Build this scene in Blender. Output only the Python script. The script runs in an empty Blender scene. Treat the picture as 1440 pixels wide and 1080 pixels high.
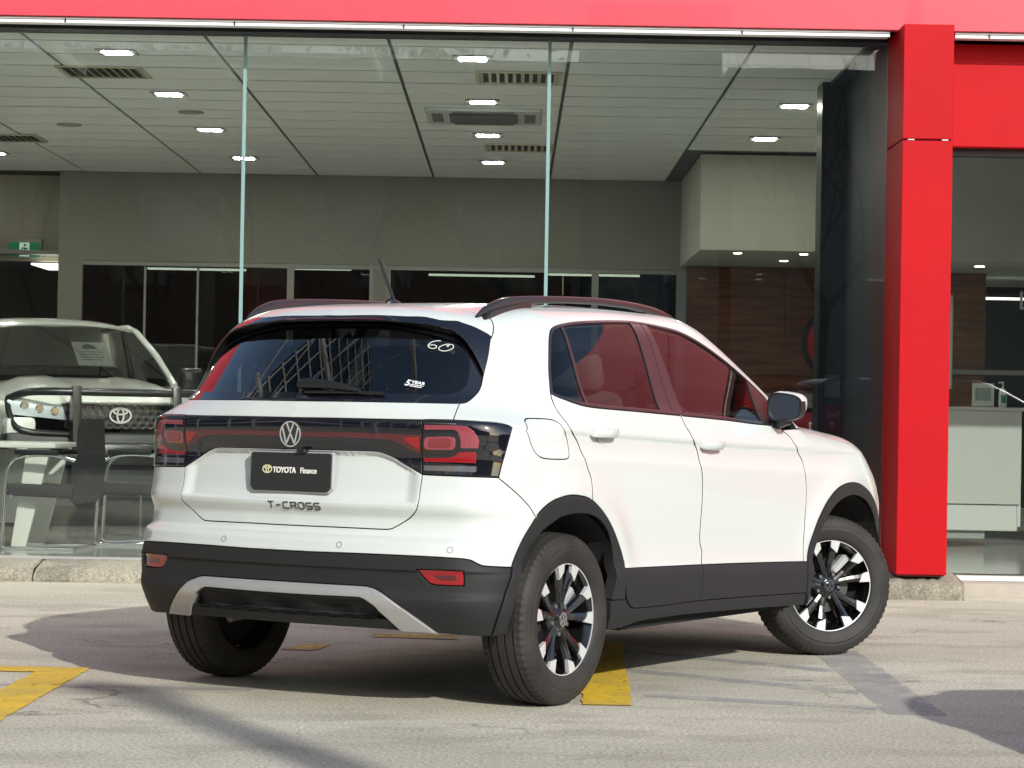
import bpy, bmesh, math, random
import numpy as np
from mathutils import Vector, Matrix
from mathutils.geometry import delaunay_2d_cdt

random.seed(7)
rng = np.random.default_rng(7)
scene = bpy.context.scene
col = scene.collection

# ---------------- camera ----------------
cam_d = bpy.data.cameras.new('camera'); cam_o = bpy.data.objects.new('camera', cam_d)
col.objects.link(cam_o); scene.camera = cam_o
cam_d.sensor_width = 36.0; cam_d.lens = 84.72; cam_d.clip_end = 900; cam_d.clip_start = .1
_pit, _rol = math.radians(.739), math.radians(.987)
_f = Vector((0, math.cos(_pit), math.sin(_pit))); _u = Vector((0, -math.sin(_pit), math.cos(_pit))); _r = Vector((1, 0, 0))
_r2 = _r*math.cos(_rol) + _u*math.sin(_rol); _u2 = -_r*math.sin(_rol) + _u*math.cos(_rol)
cam_o.matrix_world = Matrix(((_r2.x, _u2.x, -_f.x, 0), (_r2.y, _u2.y, -_f.y, 0), (_r2.z, _u2.z, -_f.z, 1.0919), (0, 0, 0, 1)))

# ---------------- sky and sun ----------------
SUN = Vector((.92, -1.80, 1.0)).normalized()
w = bpy.data.worlds.new('World'); scene.world = w; w.use_nodes = True
nt = w.node_tree; nt.nodes.clear()
sky = nt.nodes.new('ShaderNodeTexSky'); sky.sky_type = 'NISHITA'; sky.sun_disc = False
sky.sun_elevation = math.asin(SUN.z); sky.sun_rotation = math.atan2(SUN.x, SUN.y)
sky.air_density = 1.0; sky.dust_density = 1.2; sky.ozone_density = 1.0
bg = nt.nodes.new('ShaderNodeBackground'); bg.inputs['Strength'].default_value = .15
wo = nt.nodes.new('ShaderNodeOutputWorld')
nt.links.new(sky.outputs[0], bg.inputs[0]); nt.links.new(bg.outputs[0], wo.inputs[0])
sun_d = bpy.data.lights.new('sun', 'SUN'); sun_d.energy = 3.5; sun_d.angle = math.radians(.55); sun_d.color = (1.0, .975, .905)
sun_o = bpy.data.objects.new('sun', sun_d); col.objects.link(sun_o)
sun_o.rotation_euler = SUN.to_track_quat('Z', 'Y').to_euler(); sun_o.location = (8, -14, 12)

scene.view_settings.view_transform = 'Standard'; scene.view_settings.look = 'None'
scene.view_settings.exposure = .31; scene.view_settings.gamma = 1.0
scene.view_settings.use_curve_mapping = False
scene.cycles.max_bounces = 12; scene.cycles.transparent_max_bounces = 24
scene.cycles.glossy_bounces = 6; scene.cycles.diffuse_bounces = 4

# ---------------- helpers ----------------
_M = {}
def mat(name, color, rough=.5, metal=0.0, coat=0.0, spec=.5, emit=None, estr=0.0, noise=0.0, nscale=8.0, bump=0.0, bscale=60.0, rough_var=0.0, trans=0.0):
    """principled material with optional slow colour variation and fine relief"""
    if name in _M: return _M[name]
    m = bpy.data.materials.new(name); m.use_nodes = True
    n = m.node_tree; b = n.nodes['Principled BSDF']
    b.inputs['Base Color'].default_value = (*color, 1); b.inputs['Roughness'].default_value = rough
    b.inputs['Metallic'].default_value = metal; b.inputs['Coat Weight'].default_value = coat
    b.inputs['Coat Roughness'].default_value = .02
    b.inputs['Specular IOR Level'].default_value = spec
    if trans: b.inputs['Transmission Weight'].default_value = trans
    if emit:
        b.inputs['Emission Color'].default_value = (*emit, 1); b.inputs['Emission Strength'].default_value = estr
    if noise or bump or rough_var:
        tc = n.nodes.new('ShaderNodeTexCoord')
    if noise:
        t = n.nodes.new('ShaderNodeTexNoise'); t.inputs['Scale'].default_value = nscale; t.inputs['Detail'].default_value = 6
        n.links.new(tc.outputs['Object'], t.inputs['Vector'])
        r = n.nodes.new('ShaderNodeMapRange'); r.inputs['From Min'].default_value = .3; r.inputs['From Max'].default_value = .7
        r.inputs['To Min'].default_value = 1 - noise; r.inputs['To Max'].default_value = 1 + noise
        n.links.new(t.outputs['Fac'], r.inputs['Value'])
        v = n.nodes.new('ShaderNodeVectorMath'); v.operation = 'SCALE'; v.inputs[0].default_value = color
        n.links.new(r.outputs[0], v.inputs['Scale']); n.links.new(v.outputs[0], b.inputs['Base Color'])
        if rough_var:
            r2 = n.nodes.new('ShaderNodeMapRange'); r2.inputs['To Min'].default_value = rough - rough_var; r2.inputs['To Max'].default_value = rough + rough_var
            n.links.new(t.outputs['Fac'], r2.inputs['Value']); n.links.new(r2.outputs[0], b.inputs['Roughness'])
    if bump:
        t = n.nodes.new('ShaderNodeTexNoise'); t.inputs['Scale'].default_value = bscale; t.inputs['Detail'].default_value = 4
        n.links.new(tc.outputs['Object'], t.inputs['Vector'])
        bp = n.nodes.new('ShaderNodeBump'); bp.inputs['Strength'].default_value = bump; bp.inputs['Distance'].default_value = .002
        n.links.new(t.outputs['Fac'], bp.inputs['Height']); n.links.new(bp.outputs[0], b.inputs['Normal'])
    _M[name] = m
    return m

def glass_mat(name, tint, ior=1.5, rough=0.0, gl=(1, 1, 1), wav=0.0, refl=1.8):
    """thin sheet of glass: fresnel mix of clear (tinted) and mirror"""
    if name in _M: return _M[name]
    m = bpy.data.materials.new(name); m.use_nodes = True
    n = m.node_tree; n.nodes.clear()
    o = n.nodes.new('ShaderNodeOutputMaterial'); mx = n.nodes.new('ShaderNodeMixShader')
    t = n.nodes.new('ShaderNodeBsdfTransparent'); t.inputs[0].default_value = (*tint, 1)
    g = n.nodes.new('ShaderNodeBsdfGlossy'); g.inputs['Roughness'].default_value = rough; g.inputs[0].default_value = (*gl, 1)
    f = n.nodes.new('ShaderNodeFresnel'); f.inputs['IOR'].default_value = ior
    k = n.nodes.new('ShaderNodeMath'); k.operation = 'MULTIPLY'; k.inputs[1].default_value = refl; k.use_clamp = True
    n.links.new(f.outputs[0], k.inputs[0]); n.links.new(k.outputs[0], mx.inputs[0])
    n.links.new(t.outputs[0], mx.inputs[1]); n.links.new(g.outputs[0], mx.inputs[2]); n.links.new(mx.outputs[0], o.inputs[0])
    if wav:
        tc = n.nodes.new('ShaderNodeTexCoord'); tn = n.nodes.new('ShaderNodeTexNoise'); tn.inputs['Scale'].default_value = 1.3
        bp = n.nodes.new('ShaderNodeBump'); bp.inputs['Strength'].default_value = wav; bp.inputs['Distance'].default_value = .01
        n.links.new(tc.outputs['Object'], tn.inputs['Vector']); n.links.new(tn.outputs['Fac'], bp.inputs['Height'])
        n.links.new(bp.outputs[0], g.inputs['Normal'])
    _M[name] = m
    return m

def link(o, parent=None):
    col.objects.link(o)
    if parent: o.parent = parent
    return o

def tag(o, label=None, cat=None, group=None, kind=None):
    if label: o['label'] = label
    if cat: o['category'] = cat
    if group: o['group'] = group
    if kind: o['kind'] = kind
    return o

def empty(name, loc=(0, 0, 0), rz=0.0, parent=None):
    o = bpy.data.objects.new(name, None); o.location = loc; o.rotation_euler = (0, 0, rz); o.empty_display_size = .2
    return link(o, parent)

def mesh(name, V, F, m=None, parent=None, smooth=False, mi=None):
    me = bpy.data.meshes.new(name)
    me.from_pydata([tuple(map(float, v)) for v in V], [], [tuple(int(i) for i in f) for f in F])
    for x in (m if isinstance(m, (list, tuple)) else [m]):
        if x: me.materials.append(x)
    if mi is not None: me.polygons.foreach_set('material_index', np.asarray(mi, np.int32))
    if smooth: me.polygons.foreach_set('use_smooth', np.ones(len(me.polygons), bool))
    me.update()
    o = bpy.data.objects.new(name, me)
    return link(o, parent)

def from_bm(name, bm, m=None, parent=None, smooth=False, angle=None):
    me = bpy.data.meshes.new(name)
    bmesh.ops.recalc_face_normals(bm, faces=bm.faces)
    bm.to_mesh(me); bm.free()
    for x in (m if isinstance(m, (list, tuple)) else [m]):
        if x: me.materials.append(x)
    if smooth or angle:
        me.polygons.foreach_set('use_smooth', np.ones(len(me.polygons), bool))
        if angle: me.set_sharp_from_angle(angle=math.radians(angle))
    o = bpy.data.objects.new(name, me)
    return link(o, parent)

def instance(o, parent=None, loc=None, rot=None, scale=None):
    c = o.copy(); col.objects.link(c)
    c.parent = parent if parent is not None else o.parent
    if loc is not None: c.location = loc
    if rot is not None: c.rotation_euler = rot
    if scale is not None: c.scale = scale
    return c

def copy_tree(o, parent=None):
    c = o.copy(); col.objects.link(c); c.parent = parent
    for ch in list(o.children): copy_tree(ch, c)
    return c

def bx(bm, c, s, bev=0.0, rot=None, seg=1):
    """box at centre c with size s"""
    r = bmesh.ops.create_cube(bm, size=1.0)
    vs = r['verts']
    bmesh.ops.scale(bm, vec=s, verts=vs)
    if bev:
        es = list({e for v in vs for e in v.link_edges})
        nb = bmesh.ops.bevel(bm, geom=es, offset=bev, segments=seg, affect='EDGES', profile=.5)
        vs = list({v for f in nb['faces'] for v in f.verts} | {v for v in vs if v.is_valid})
    if rot is not None: bmesh.ops.rotate(bm, cent=(0, 0, 0), matrix=rot, verts=vs)
    bmesh.ops.translate(bm, vec=c, verts=vs)
    return vs

def box(name, c, s, m, parent=None, bev=0.0, rot=None, seg=1):
    bm = bmesh.new(); bx(bm, c, s, bev, rot, seg)
    return from_bm(name, bm, m, parent, angle=35 if bev else None)

def cyl(bm, a, b, r1, r2=None, n=16, caps=True):
    a = Vector(a); b = Vector(b); r2 = r1 if r2 is None else r2
    d = b - a; L = d.length
    r = bmesh.ops.create_cone(bm, cap_ends=caps, cap_tris=False, segments=n, radius1=r1, radius2=r2, depth=L)
    q = d.to_track_quat('Z', 'Y').to_matrix().to_4x4()
    bmesh.ops.transform(bm, matrix=Matrix.Translation((a + b)/2) @ q, verts=r['verts'])
    return r['verts']

def smooth_path(pts, n=6, closed=False):
    """Catmull-Rom resample"""
    P = [Vector(p) for p in pts]; out = []; N = len(P)
    rngi = range(N if closed else N - 1)
    for i in rngi:
        p0 = P[(i-1) % N] if closed or i > 0 else P[0]*2 - P[1]
        p1 = P[i]; p2 = P[(i+1) % N]
        p3 = P[(i+2) % N] if closed or i + 2 < N else P[-1]*2 - P[-2]
        for k in range(n):
            t = k/n
            out.append(.5*((2*p1) + (p2 - p0)*t + (2*p0 - 5*p1 + 4*p2 - p3)*t*t + (3*p1 - p0 - 3*p2 + p3)*t**3))
    if not closed: out.append(P[-1])
    return out

def tube(bm, pts, r, n=10, closed=False, prof=None, caps=True):
    """sweep a circle (radius r or list) or profile along pts"""
    P = [Vector(p) for p in pts]; N = len(P); rings = []
    up = None
    for i in range(N):
        if closed: t = (P[(i+1) % N] - P[i-1]).normalized()
        else: t = (P[min(i+1, N-1)] - P[max(i-1, 0)]).normalized()
        if up is None:
            up = Vector((0, 0, 1)) if abs(t.z) < .9 else Vector((1, 0, 0))
        s = t.cross(up).normalized(); up2 = s.cross(t).normalized(); up = up2
        rr = r[i] if isinstance(r, (list, tuple)) else r
        ring = []
        if prof:
            for (a, b) in prof: ring.append(bm.verts.new(P[i] + s*a*rr + up2*b*rr))
        else:
            for k in range(n):
                a = 2*math.pi*k/n; ring.append(bm.verts.new(P[i] + s*math.cos(a)*rr + up2*math.sin(a)*rr))
        rings.append(ring)
    m = len(rings[0])
    for i in range(N if closed else N - 1):
        A, B = rings[i], rings[(i+1) % N]
        for k in range(m): bm.faces.new((A[k], A[(k+1) % m], B[(k+1) % m], B[k]))
    if caps and not closed:
        bm.faces.new(rings[0][::-1]); bm.faces.new(rings[-1])

def tube_obj(name, pts, r, m, parent=None, n=10, closed=False, smooth=True):
    bm = bmesh.new(); tube(bm, pts, r, n, closed)
    return from_bm(name, bm, m, parent, angle=50)

def lathe(prof, n=48, axis='Y', cap=False, closed=False):
    """prof: list of (radius, w) along the axis; returns V, F"""
    V = []; F = []; k = len(prof)
    for i in range(n):
        a = 2*math.pi*i/n; c, s = math.cos(a), math.sin(a)
        for (r, w_) in prof:
            V.append((r*c, w_, r*s) if axis == 'Y' else (r*c, r*s, w_))
    for i in range(n):
        j = (i+1) % n
        for q in range(k if closed else k - 1):
            q2 = (q+1) % k
            F.append((i*k+q, j*k+q, j*k+q2, i*k+q2))
    return V, F

def prism(name, poly, d0, d1, plane, m, parent=None, bev=0.0, smooth_ang=35):
    """extrude a 2D polygon between d0 and d1 along the axis missing from plane ('xz' -> y, 'yz' -> x, 'xy' -> z)"""
    bm = bmesh.new()
    def P(a, b, d): return {'xz': (a, d, b), 'yz': (d, a, b), 'xy': (a, b, d)}[plane]
    A = [bm.verts.new(P(a, b, d0)) for a, b in poly]; B = [bm.verts.new(P(a, b, d1)) for a, b in poly]
    bm.faces.new(A[::-1]); bm.faces.new(B)
    n = len(poly)
    for i in range(n): bm.faces.new((A[i], A[(i+1) % n], B[(i+1) % n], B[i]))
    if bev:
        bmesh.ops.bevel(bm, geom=[e for e in bm.edges], offset=bev, segments=2, affect='EDGES', profile=.6)
    return from_bm(name, bm, m, parent, angle=smooth_ang)

def strokes(name, polys, width, depth, m, parent=None, closed=None, frame=None):
    """raised lettering / emblem strokes: flat ribbons of given width in a local (a, b) plane, extruded"""
    V = []; F = []
    for pi_, pl in enumerate(polys):
        cl = closed[pi_] if closed else False
        P = [np.array(p, float) for p in pl]; n = len(P)
        L = []; R = []
        for i in range(n):
            if cl: d0 = P[i] - P[i-1]; d1 = P[(i+1) % n] - P[i]
            else:
                d0 = P[i] - P[i-1] if i > 0 else P[1] - P[0]
                d1 = P[i+1] - P[i] if i < n-1 else P[i] - P[i-1]
            d0 = d0/max(np.linalg.norm(d0), 1e-9); d1 = d1/max(np.linalg.norm(d1), 1e-9)
            n0 = np.array([-d0[1], d0[0]]); n1 = np.array([-d1[1], d1[0]])
            mm = n0 + n1; mm = mm/max(np.linalg.norm(mm), 1e-9); k = 1/max(mm @ n0, .45)
            L.append(P[i] + mm*k*width/2); R.append(P[i] - mm*k*width/2)
        b = len(V)
        for i in range(n):
            V += [(*L[i], depth), (*R[i], depth), (*L[i], 0), (*R[i], 0)]
        for i in range(n if cl else n - 1):
            a = b + 4*i; c = b + 4*((i+1) % n)
            F += [(a, c, c+1, a+1), (a, a+2, c+2, c), (a+1, c+1, c+3, a+3)]
        if not cl:
            F += [(b, b+1, b+3, b+2), (b+4*(n-1), b+4*(n-1)+2, b+4*(n-1)+3, b+4*(n-1)+1)]
    if frame: V = [frame(*v) for v in V]
    o = mesh(name, V, F, m, parent)
    return o

def ribbed(m, scale=90.0, strength=.5, dist=.001):
    """fine moulded ribs for lamp lenses"""
    n = m.node_tree; b = n.nodes['Principled BSDF']
    tc = n.nodes.new('ShaderNodeTexCoord'); t = n.nodes.new('ShaderNodeTexWave'); t.bands_direction = 'Y'; t.inputs['Scale'].default_value = scale; t.inputs['Distortion'].default_value = .4
    n.links.new(tc.outputs['Object'], t.inputs['Vector'])
    t2 = n.nodes.new('ShaderNodeTexWave'); t2.bands_direction = 'Z'; t2.inputs['Scale'].default_value = scale*.8; n.links.new(tc.outputs['Object'], t2.inputs['Vector'])
    a = n.nodes.new('ShaderNodeMath'); a.operation = 'ADD'; n.links.new(t.outputs['Fac'], a.inputs[0]); n.links.new(t2.outputs['Fac'], a.inputs[1])
    bp = n.nodes.new('ShaderNodeBump'); bp.inputs['Strength'].default_value = strength; bp.inputs['Distance'].default_value = dist
    n.links.new(a.outputs[0], bp.inputs['Height']); n.links.new(bp.outputs[0], b.inputs['Normal'])
    return m

# ---------------- ground ----------------
def concrete_mat(name, base, dark, streak=True, fine=1.0, joints=False):
    m = bpy.data.materials.new(name); m.use_nodes = True; n = m.node_tree; b = n.nodes['Principled BSDF']; L = n.links.new
    tc = n.nodes.new('ShaderNodeTexCoord'); mp = n.nodes.new('ShaderNodeMapping'); L(tc.outputs['Object'], mp.inputs['Vector'])
    mp.inputs['Scale'].default_value = (.55, 1.0, 1) if streak else (1, 1, 1)
    def noise(sc, det, rough=.55, src=mp):
        t = n.nodes.new('ShaderNodeTexNoise'); t.inputs['Scale'].default_value = sc; t.inputs['Detail'].default_value = det; t.inputs['Roughness'].default_value = rough
        L(src.outputs['Vector' if src is mp else 'Object'], t.inputs['Vector']); return t
    def ramp(src, a, bb, c0, c1):
        r = n.nodes.new('ShaderNodeValToRGB'); e = r.color_ramp.elements; e[0].position = a; e[1].position = bb; e[0].color = (*c0, 1); e[1].color = (*c1, 1)
        L(src, r.inputs[0]); return r
    def mix(f, A, B, mode='MIX'):
        x = n.nodes.new('ShaderNodeMix'); x.data_type = 'RGBA'; x.blend_type = mode
        if isinstance(f, float): x.inputs[0].default_value = f
        else: L(f, x.inputs[0])
        L(A, x.inputs[6]); L(B, x.inputs[7]); return x.outputs[2]
    big = noise(.55, 5); med = noise(2.6, 7, .62); fin = noise(70, 3, .6, tc); grit = noise(260, 2, .5, tc)
    c = ramp(big.outputs['Fac'], .40, .60, tuple(x*.80 for x in base), base).outputs[0]
    stn = ramp(med.outputs['Fac'], .50, .62, (0, 0, 0), (1, 1, 1))
    c2 = n.nodes.new('ShaderNodeRGB'); c2.outputs[0].default_value = (*dark, 1)
    k = n.nodes.new('ShaderNodeMath'); k.operation = 'MULTIPLY'; k.inputs[1].default_value = .55; L(stn.outputs[0], k.inputs[0])
    c = mix(k.outputs[0], c, c2.outputs[0])
    f1 = ramp(fin.outputs['Fac'], .38, .62, (.72, .72, .72), (1.2, 1.2, 1.2)); f1.color_ramp.elements[1].color = (1.24, 1.23, 1.20, 1)
    c = mix(1.0*min(fine, 1), c, f1.outputs[0], 'MULTIPLY')
    f2 = ramp(grit.outputs['Fac'], .38, .62, (.78, .78, .77), (1.18, 1.18, 1.17)); c = mix(.8, c, f2.outputs[0], 'MULTIPLY')
    # fine wandering cracks
    mp2 = n.nodes.new('ShaderNodeMapping'); L(tc.outputs['Object'], mp2.inputs['Vector'])
    wn = noise(1.7, 5, .6, tc); av = n.nodes.new('ShaderNodeVectorMath'); av.operation = 'MULTIPLY_ADD'; L(wn.outputs['Color'], av.inputs[0]); av.inputs[1].default_value = (1.5, 1.5, 0); L(mp2.outputs[0], av.inputs[2])
    vo = n.nodes.new('ShaderNodeTexVoronoi'); vo.feature = 'DISTANCE_TO_EDGE'; vo.inputs['Scale'].default_value = .42; L(av.outputs[0], vo.inputs['Vector'])
    cr = ramp(vo.outputs['Distance'], .0022, .0065, (1, 1, 1), (0, 0, 0))
    ms = ramp(noise(.9, 3, .5, tc).outputs['Fac'], .50, .60, (0, 0, 0), (1, 1, 1))
    km = n.nodes.new('ShaderNodeMath'); km.operation = 'MULTIPLY'; L(cr.outputs[0], km.inputs[0]); L(ms.outputs[0], km.inputs[1])
    kk = n.nodes.new('ShaderNodeMath'); kk.operation = 'MULTIPLY'; kk.inputs[1].default_value = .62; L(km.outputs[0], kk.inputs[0])
    cd = n.nodes.new('ShaderNodeRGB'); cd.outputs[0].default_value = (.07, .065, .06, 1)
    c = mix(kk.outputs[0], c, cd.outputs[0])
    # small dark specks and pits
    sp = noise(9, 8, .75, tc); sr = ramp(sp.outputs['Fac'], .67, .74, (0, 0, 0), (1, 1, 1)); ks = n.nodes.new('ShaderNodeMath'); ks.operation = 'MULTIPLY'; ks.inputs[1].default_value = .5; L(sr.outputs[0], ks.inputs[0])
    c = mix(ks.outputs[0], c, cd.outputs[0])
    L(c, b.inputs['Base Color']); b.inputs['Roughness'].default_value = .85
    b.inputs['Specular IOR Level'].default_value = .35
    bp = n.nodes.new('ShaderNodeBump'); bp.inputs['Strength'].default_value = .55; bp.inputs['Distance'].default_value = .004
    ad = n.nodes.new('ShaderNodeMath'); ad.operation = 'ADD'; L(fin.outputs['Fac'], ad.inputs[0]); L(med.outputs['Fac'], ad.inputs[1])
    L(ad.outputs[0], bp.inputs['Height']); L(bp.outputs[0], b.inputs['Normal'])
    _M[name] = m
    return m

CONC = concrete_mat('forecourt_concrete', (.575, .545, .450), (.34, .312, .255))
KERBM = concrete_mat('kerb_stone', (.33, .305, .245), (.13, .12, .10), False)
ASPH = mat('asphalt', (.055, .055, .058), .9, noise=.2, nscale=5, bump=.5, bscale=150)

def sheet(name, x0, y0, x1, y1, z, m, kind='structure', n=1):
    V = []; F = []
    for j in range(n+1):
        for i in range(n+1): V.append((x0 + (x1-x0)*i/n, y0 + (y1-y0)*j/n, z))
    for j in range(n):
        for i in range(n):
            a = j*(n+1) + i; F.append((a, a+1, a+n+2, a+n+1))
    o = mesh(name, V, F, m)
    if kind: o['kind'] = kind
    return o

sheet('ground', -300, -300, 300, 300, -.02, mat('far_ground', (.22, .21, .20), .95, noise=.2, nscale=.2))
sheet('forecourt', -40, -12, 40, 15.6, 0, CONC)
sheet('road', -120, -26, 120, -12, -.004, ASPH)

# painted lines (worn yellow) and faded grey over-painted strips
YEL = mat('yellow_paint', (.62, .40, .035), .7, noise=.22, nscale=14, bump=.4, bscale=90)
def worn(name, colr, wear, wcol, wscale=16, thr=.62, thin=0.0):
    m = mat(name, colr, .75, bump=.4, bscale=90); n = m.node_tree; b = n.nodes['Principled BSDF']; L = n.links.new
    o = next(x for x in n.nodes if x.type == 'OUTPUT_MATERIAL')
    tc = n.nodes.new('ShaderNodeTexCoord'); t = n.nodes.new('ShaderNodeTexNoise'); t.inputs['Scale'].default_value = wscale; t.inputs['Detail'].default_value = 8; t.inputs['Roughness'].default_value = .7
    L(tc.outputs['Object'], t.inputs['Vector'])
    r = n.nodes.new('ShaderNodeMapRange'); r.inputs['From Min'].default_value = thr - .03; r.inputs['From Max'].default_value = thr + .05; r.inputs['To Max'].default_value = wear; r.inputs['To Min'].default_value = thin; r.clamp = True
    L(t.outputs['Fac'], r.inputs['Value'])
    tr = n.nodes.new('ShaderNodeBsdfTransparent'); mx = n.nodes.new('ShaderNodeMixShader')
    L(r.outputs[0], mx.inputs[0]); L(b.outputs[0], mx.inputs[1]); L(tr.outputs[0], mx.inputs[2]); L(mx.outputs[0], o.inputs['Surface'])
    # darker grime
    t2 = n.nodes.new('ShaderNodeTexNoise'); t2.inputs['Scale'].default_value = 4.5; t2.inputs['Detail'].default_value = 6; L(tc.outputs['Object'], t2.inputs['Vector'])
    rr = n.nodes.new('ShaderNodeValToRGB'); e = rr.color_ramp.elements; e[0].position = .38; e[1].position = .68; e[0].color = (*colr, 1); e[1].color = (*wcol, 1); L(t2.outputs['Fac'], rr.inputs[0]); L(rr.outputs[0], b.inputs['Base Color'])
    return m
YEL = worn('worn_yellow', (.74, .48, .025), .9, (.55, .38, .06), 24, .61)
YEL2 = worn('old_yellow', (.66, .44, .07), .9, (.36, .29, .14), 22, .56)
GRYP = worn('faded_grey_paint', (.36, .375, .39), .8, (.40, .405, .40), 5, .50, .50)
def strip(name, pts, m, z=.004, label=None, cat='marking'):
    """painted quad(s) on the ground from corner points"""
    r = random.Random(int(abs(pts[0][0])*977 + abs(pts[0][1])*131)); out = []
    for (xa, ya), (xb, yb) in zip(pts, list(pts[1:]) + [pts[0]]):      # ragged painted edge
        L_ = math.hypot(xb - xa, yb - ya); k_ = max(1, int(L_/.022)); nx, ny = (yb - ya)/L_, -(xb - xa)/L_
        w_ = 0.0
        for q in range(k_):
            w_ = .55*w_ + r.uniform(-.0045, .0045); out.append((xa + (xb - xa)*q/k_ + nx*w_, ya + (yb - ya)*q/k_ + ny*w_, z))
    bm = bmesh.new(); f = bm.faces.new([bm.verts.new(p) for p in out]); bmesh.ops.triangulate(bm, faces=[f]); bmesh.ops.recalc_face_normals(bm, faces=bm.faces)
    if bm.faces[:][0].normal.z < 0: bmesh.ops.reverse_faces(bm, faces=bm.faces)
    me = bpy.data.meshes.new(name); bm.to_mesh(me); bm.free(); me.materials.append(m); o = link(bpy.data.objects.new(name, me))
    o['kind'] = 'structure'
    return o
strip('painted_line', [(-9, 9.93), (-1.74, 9.93), (-1.74, 10.12), (-9, 10.13)], YEL)
strip('painted_line', [(-1.98, 4.0), (-1.78, 4.0), (-1.745, 9.926), (-1.94, 9.926)], YEL)
strip('painted_line', [(.285, 9.12), (.475, 9.12), (.555, 11.66), (.365, 11.66)], YEL)
strip('painted_line', [(-.66, 11.72), (-.24, 11.66), (-.26, 11.90), (-.66, 11.92)], YEL2)
strip('painted_line', [(-1.04, 11.02), (-.87, 11.02), (-.83, 11.30), (-.97, 11.30)], YEL2)
strip('faded_line', [(1.42, 8.98), (1.64, 8.98), (1.66, 11.45), (1.44, 11.45)], GRYP, .003)
for (xa, ya, xb, yb, wd_) in ((.62, 11.15, 1.62, 10.25, .14), (.40, 10.42, 1.40, 9.62, .14), (.52, 9.42, 1.40, 9.12, .12), (-9, 9.45, -1.0, 9.40, .10)):
    strip('faded_line', [(xa, ya), (xb, yb), (xb + .03, yb + wd_), (xa + .03, ya + wd_)], GRYP, .0025)

# kerb stones under the shop front
def kerb_stone(x0, x1, yf=15.08, yb=15.43, zt=.125, rough=.013, zf=.062, seed=1):
    r = random.Random(seed); nx = max(6, int((x1 - x0)/.024)); prof = [(yf + .004, -.01), (yf - .004, .018), (yf, .045), (yf + .012, zf), (yf + .05, zf + .022), (yf + .16, zt - .022), (yf + .27, zt - .006), (yf + .36, zt)]
    V = []; F = []
    for i in range(nx + 1):
        x = x0 + (x1 - x0)*i/nx; edge = min(i, nx - i)
        for j, (y, z) in enumerate(prof):
            a = rough*(1.0 if j in (2, 3, 4) else .6 if j < 6 else .15)
            V.append((x + (0 if 0 < i < nx else 0), y + r.uniform(-a, a)*.9 + (.012 if edge == 0 else 0), z + (r.uniform(-a, a)*.55 if j > 0 else 0) - (.010 if edge == 0 and j > 1 else 0)))
    k = len(prof)
    for i in range(nx):
        for j in range(k - 1): a = i*k + j; F.append((a, a+k, a+k+1, a+1))
    # end caps
    V += [(x0, yb, -.01), (x1, yb, -.01)]; n_ = len(V)
    F.append(tuple(range(k))[::-1] + (n_-2,)); F.append(tuple(nx*k + j for j in range(k)) + (n_-1,))
    return V, F
kerb = empty('kerb', (0, 0, 0)); kerb['kind'] = 'structure'
xs = [-10.0, -8.2, -6.4, -4.75, -2.975, -1.15, .62, 2.30]
for i, (a, b_) in enumerate(zip(xs[:-1], xs[1:])):
    V, F = kerb_stone(a + .004, b_ - .004, seed=i + 3); o = mesh('kerb_block', V, F, KERBM, kerb, True)
V, F = kerb_stone(2.30, 2.80, yf=14.80, yb=15.43, zt=.15, rough=.022, zf=.085, seed=22); mesh('kerb_block', V, F, KERBM, kerb, True)
o = box('step', (6.9, 15.27, .038), (8.15, .34, .095), mat('step_concrete', (.36, .33, .285), .85, noise=.12, nscale=5, bump=.5, bscale=80), None, .006); o['kind'] = 'structure'

# ---------------- shop front ----------------
RED = mat('red_panel', (.42, .002, .007), .50, spec=.14, noise=.07, nscale=1.5)
RED_GLARE = mat('red_fascia_glare', (.60, .060, .088), .36, coat=.25, spec=.35)  # same red as the pillar, paled to pink: sky glare put into the colour
ALUW = mat('white_channel', (.75, .75, .75), .4)
ALU = mat('aluminium', (.70, .70, .70), .30, metal=.75)
SILW = mat('white_sill', (.62, .62, .60), .5)
BLK = mat('black_frame', (.014, .014, .016), .35)
NAVY = mat('dark_cladding', (.018, .022, .030), .42, coat=.2)
WALL = mat('painted_wall', (.215, .21, .175), .85, noise=.05, nscale=1.2)
SHOPGLASS = glass_mat('shop_glass', (.915, .94, .925), 1.5, wav=.03, refl=1.2)
TILEW = mat('ceiling_tile', (.74, .75, .70), .85, noise=.03, nscale=3)
FLOORM = mat('polished_floor', (.40, .41, .385), .12, noise=.05, nscale=1.0)
GY = 15.46

shop = empty('showroom_building', (0, GY, 0))
tag(shop, 'car showroom with red fascia, red pillar and tall frameless shop windows', 'building')
def sbox(name, x0, x1, y0, y1, z0, z1, m, bev=0.0, par=None):
    """box by world extents, child of the building"""
    o = box(name, ((x0+x1)/2, (y0+y1)/2 - GY, (z0+z1)/2), (abs(x1-x0), abs(y1-y0), abs(z1-z0)), m, par or shop, bev)
    return o
# fascia panels: butt-jointed sheets with narrow joints, sky glare in their colour
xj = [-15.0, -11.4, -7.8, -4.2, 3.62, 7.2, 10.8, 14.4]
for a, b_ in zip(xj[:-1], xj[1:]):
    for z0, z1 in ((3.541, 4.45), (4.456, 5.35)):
        o = sbox('fascia_panel', a + .002, b_ - .002, 15.05, 15.13, z0, z1, RED_GLARE, .003)
sbox('roof_slab', -15, 25.2, 15.14, 26.5, 3.78, 3.95, mat('roof_dark', (.05, .05, .05), .9))
sbox('parapet', -15, 25.2, 15.14, 15.3, 3.95, 5.2, BLK)
sbox('soffit', -15, 25.2, 15.14, 15.40, 3.70, 3.74, BLK)
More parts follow.
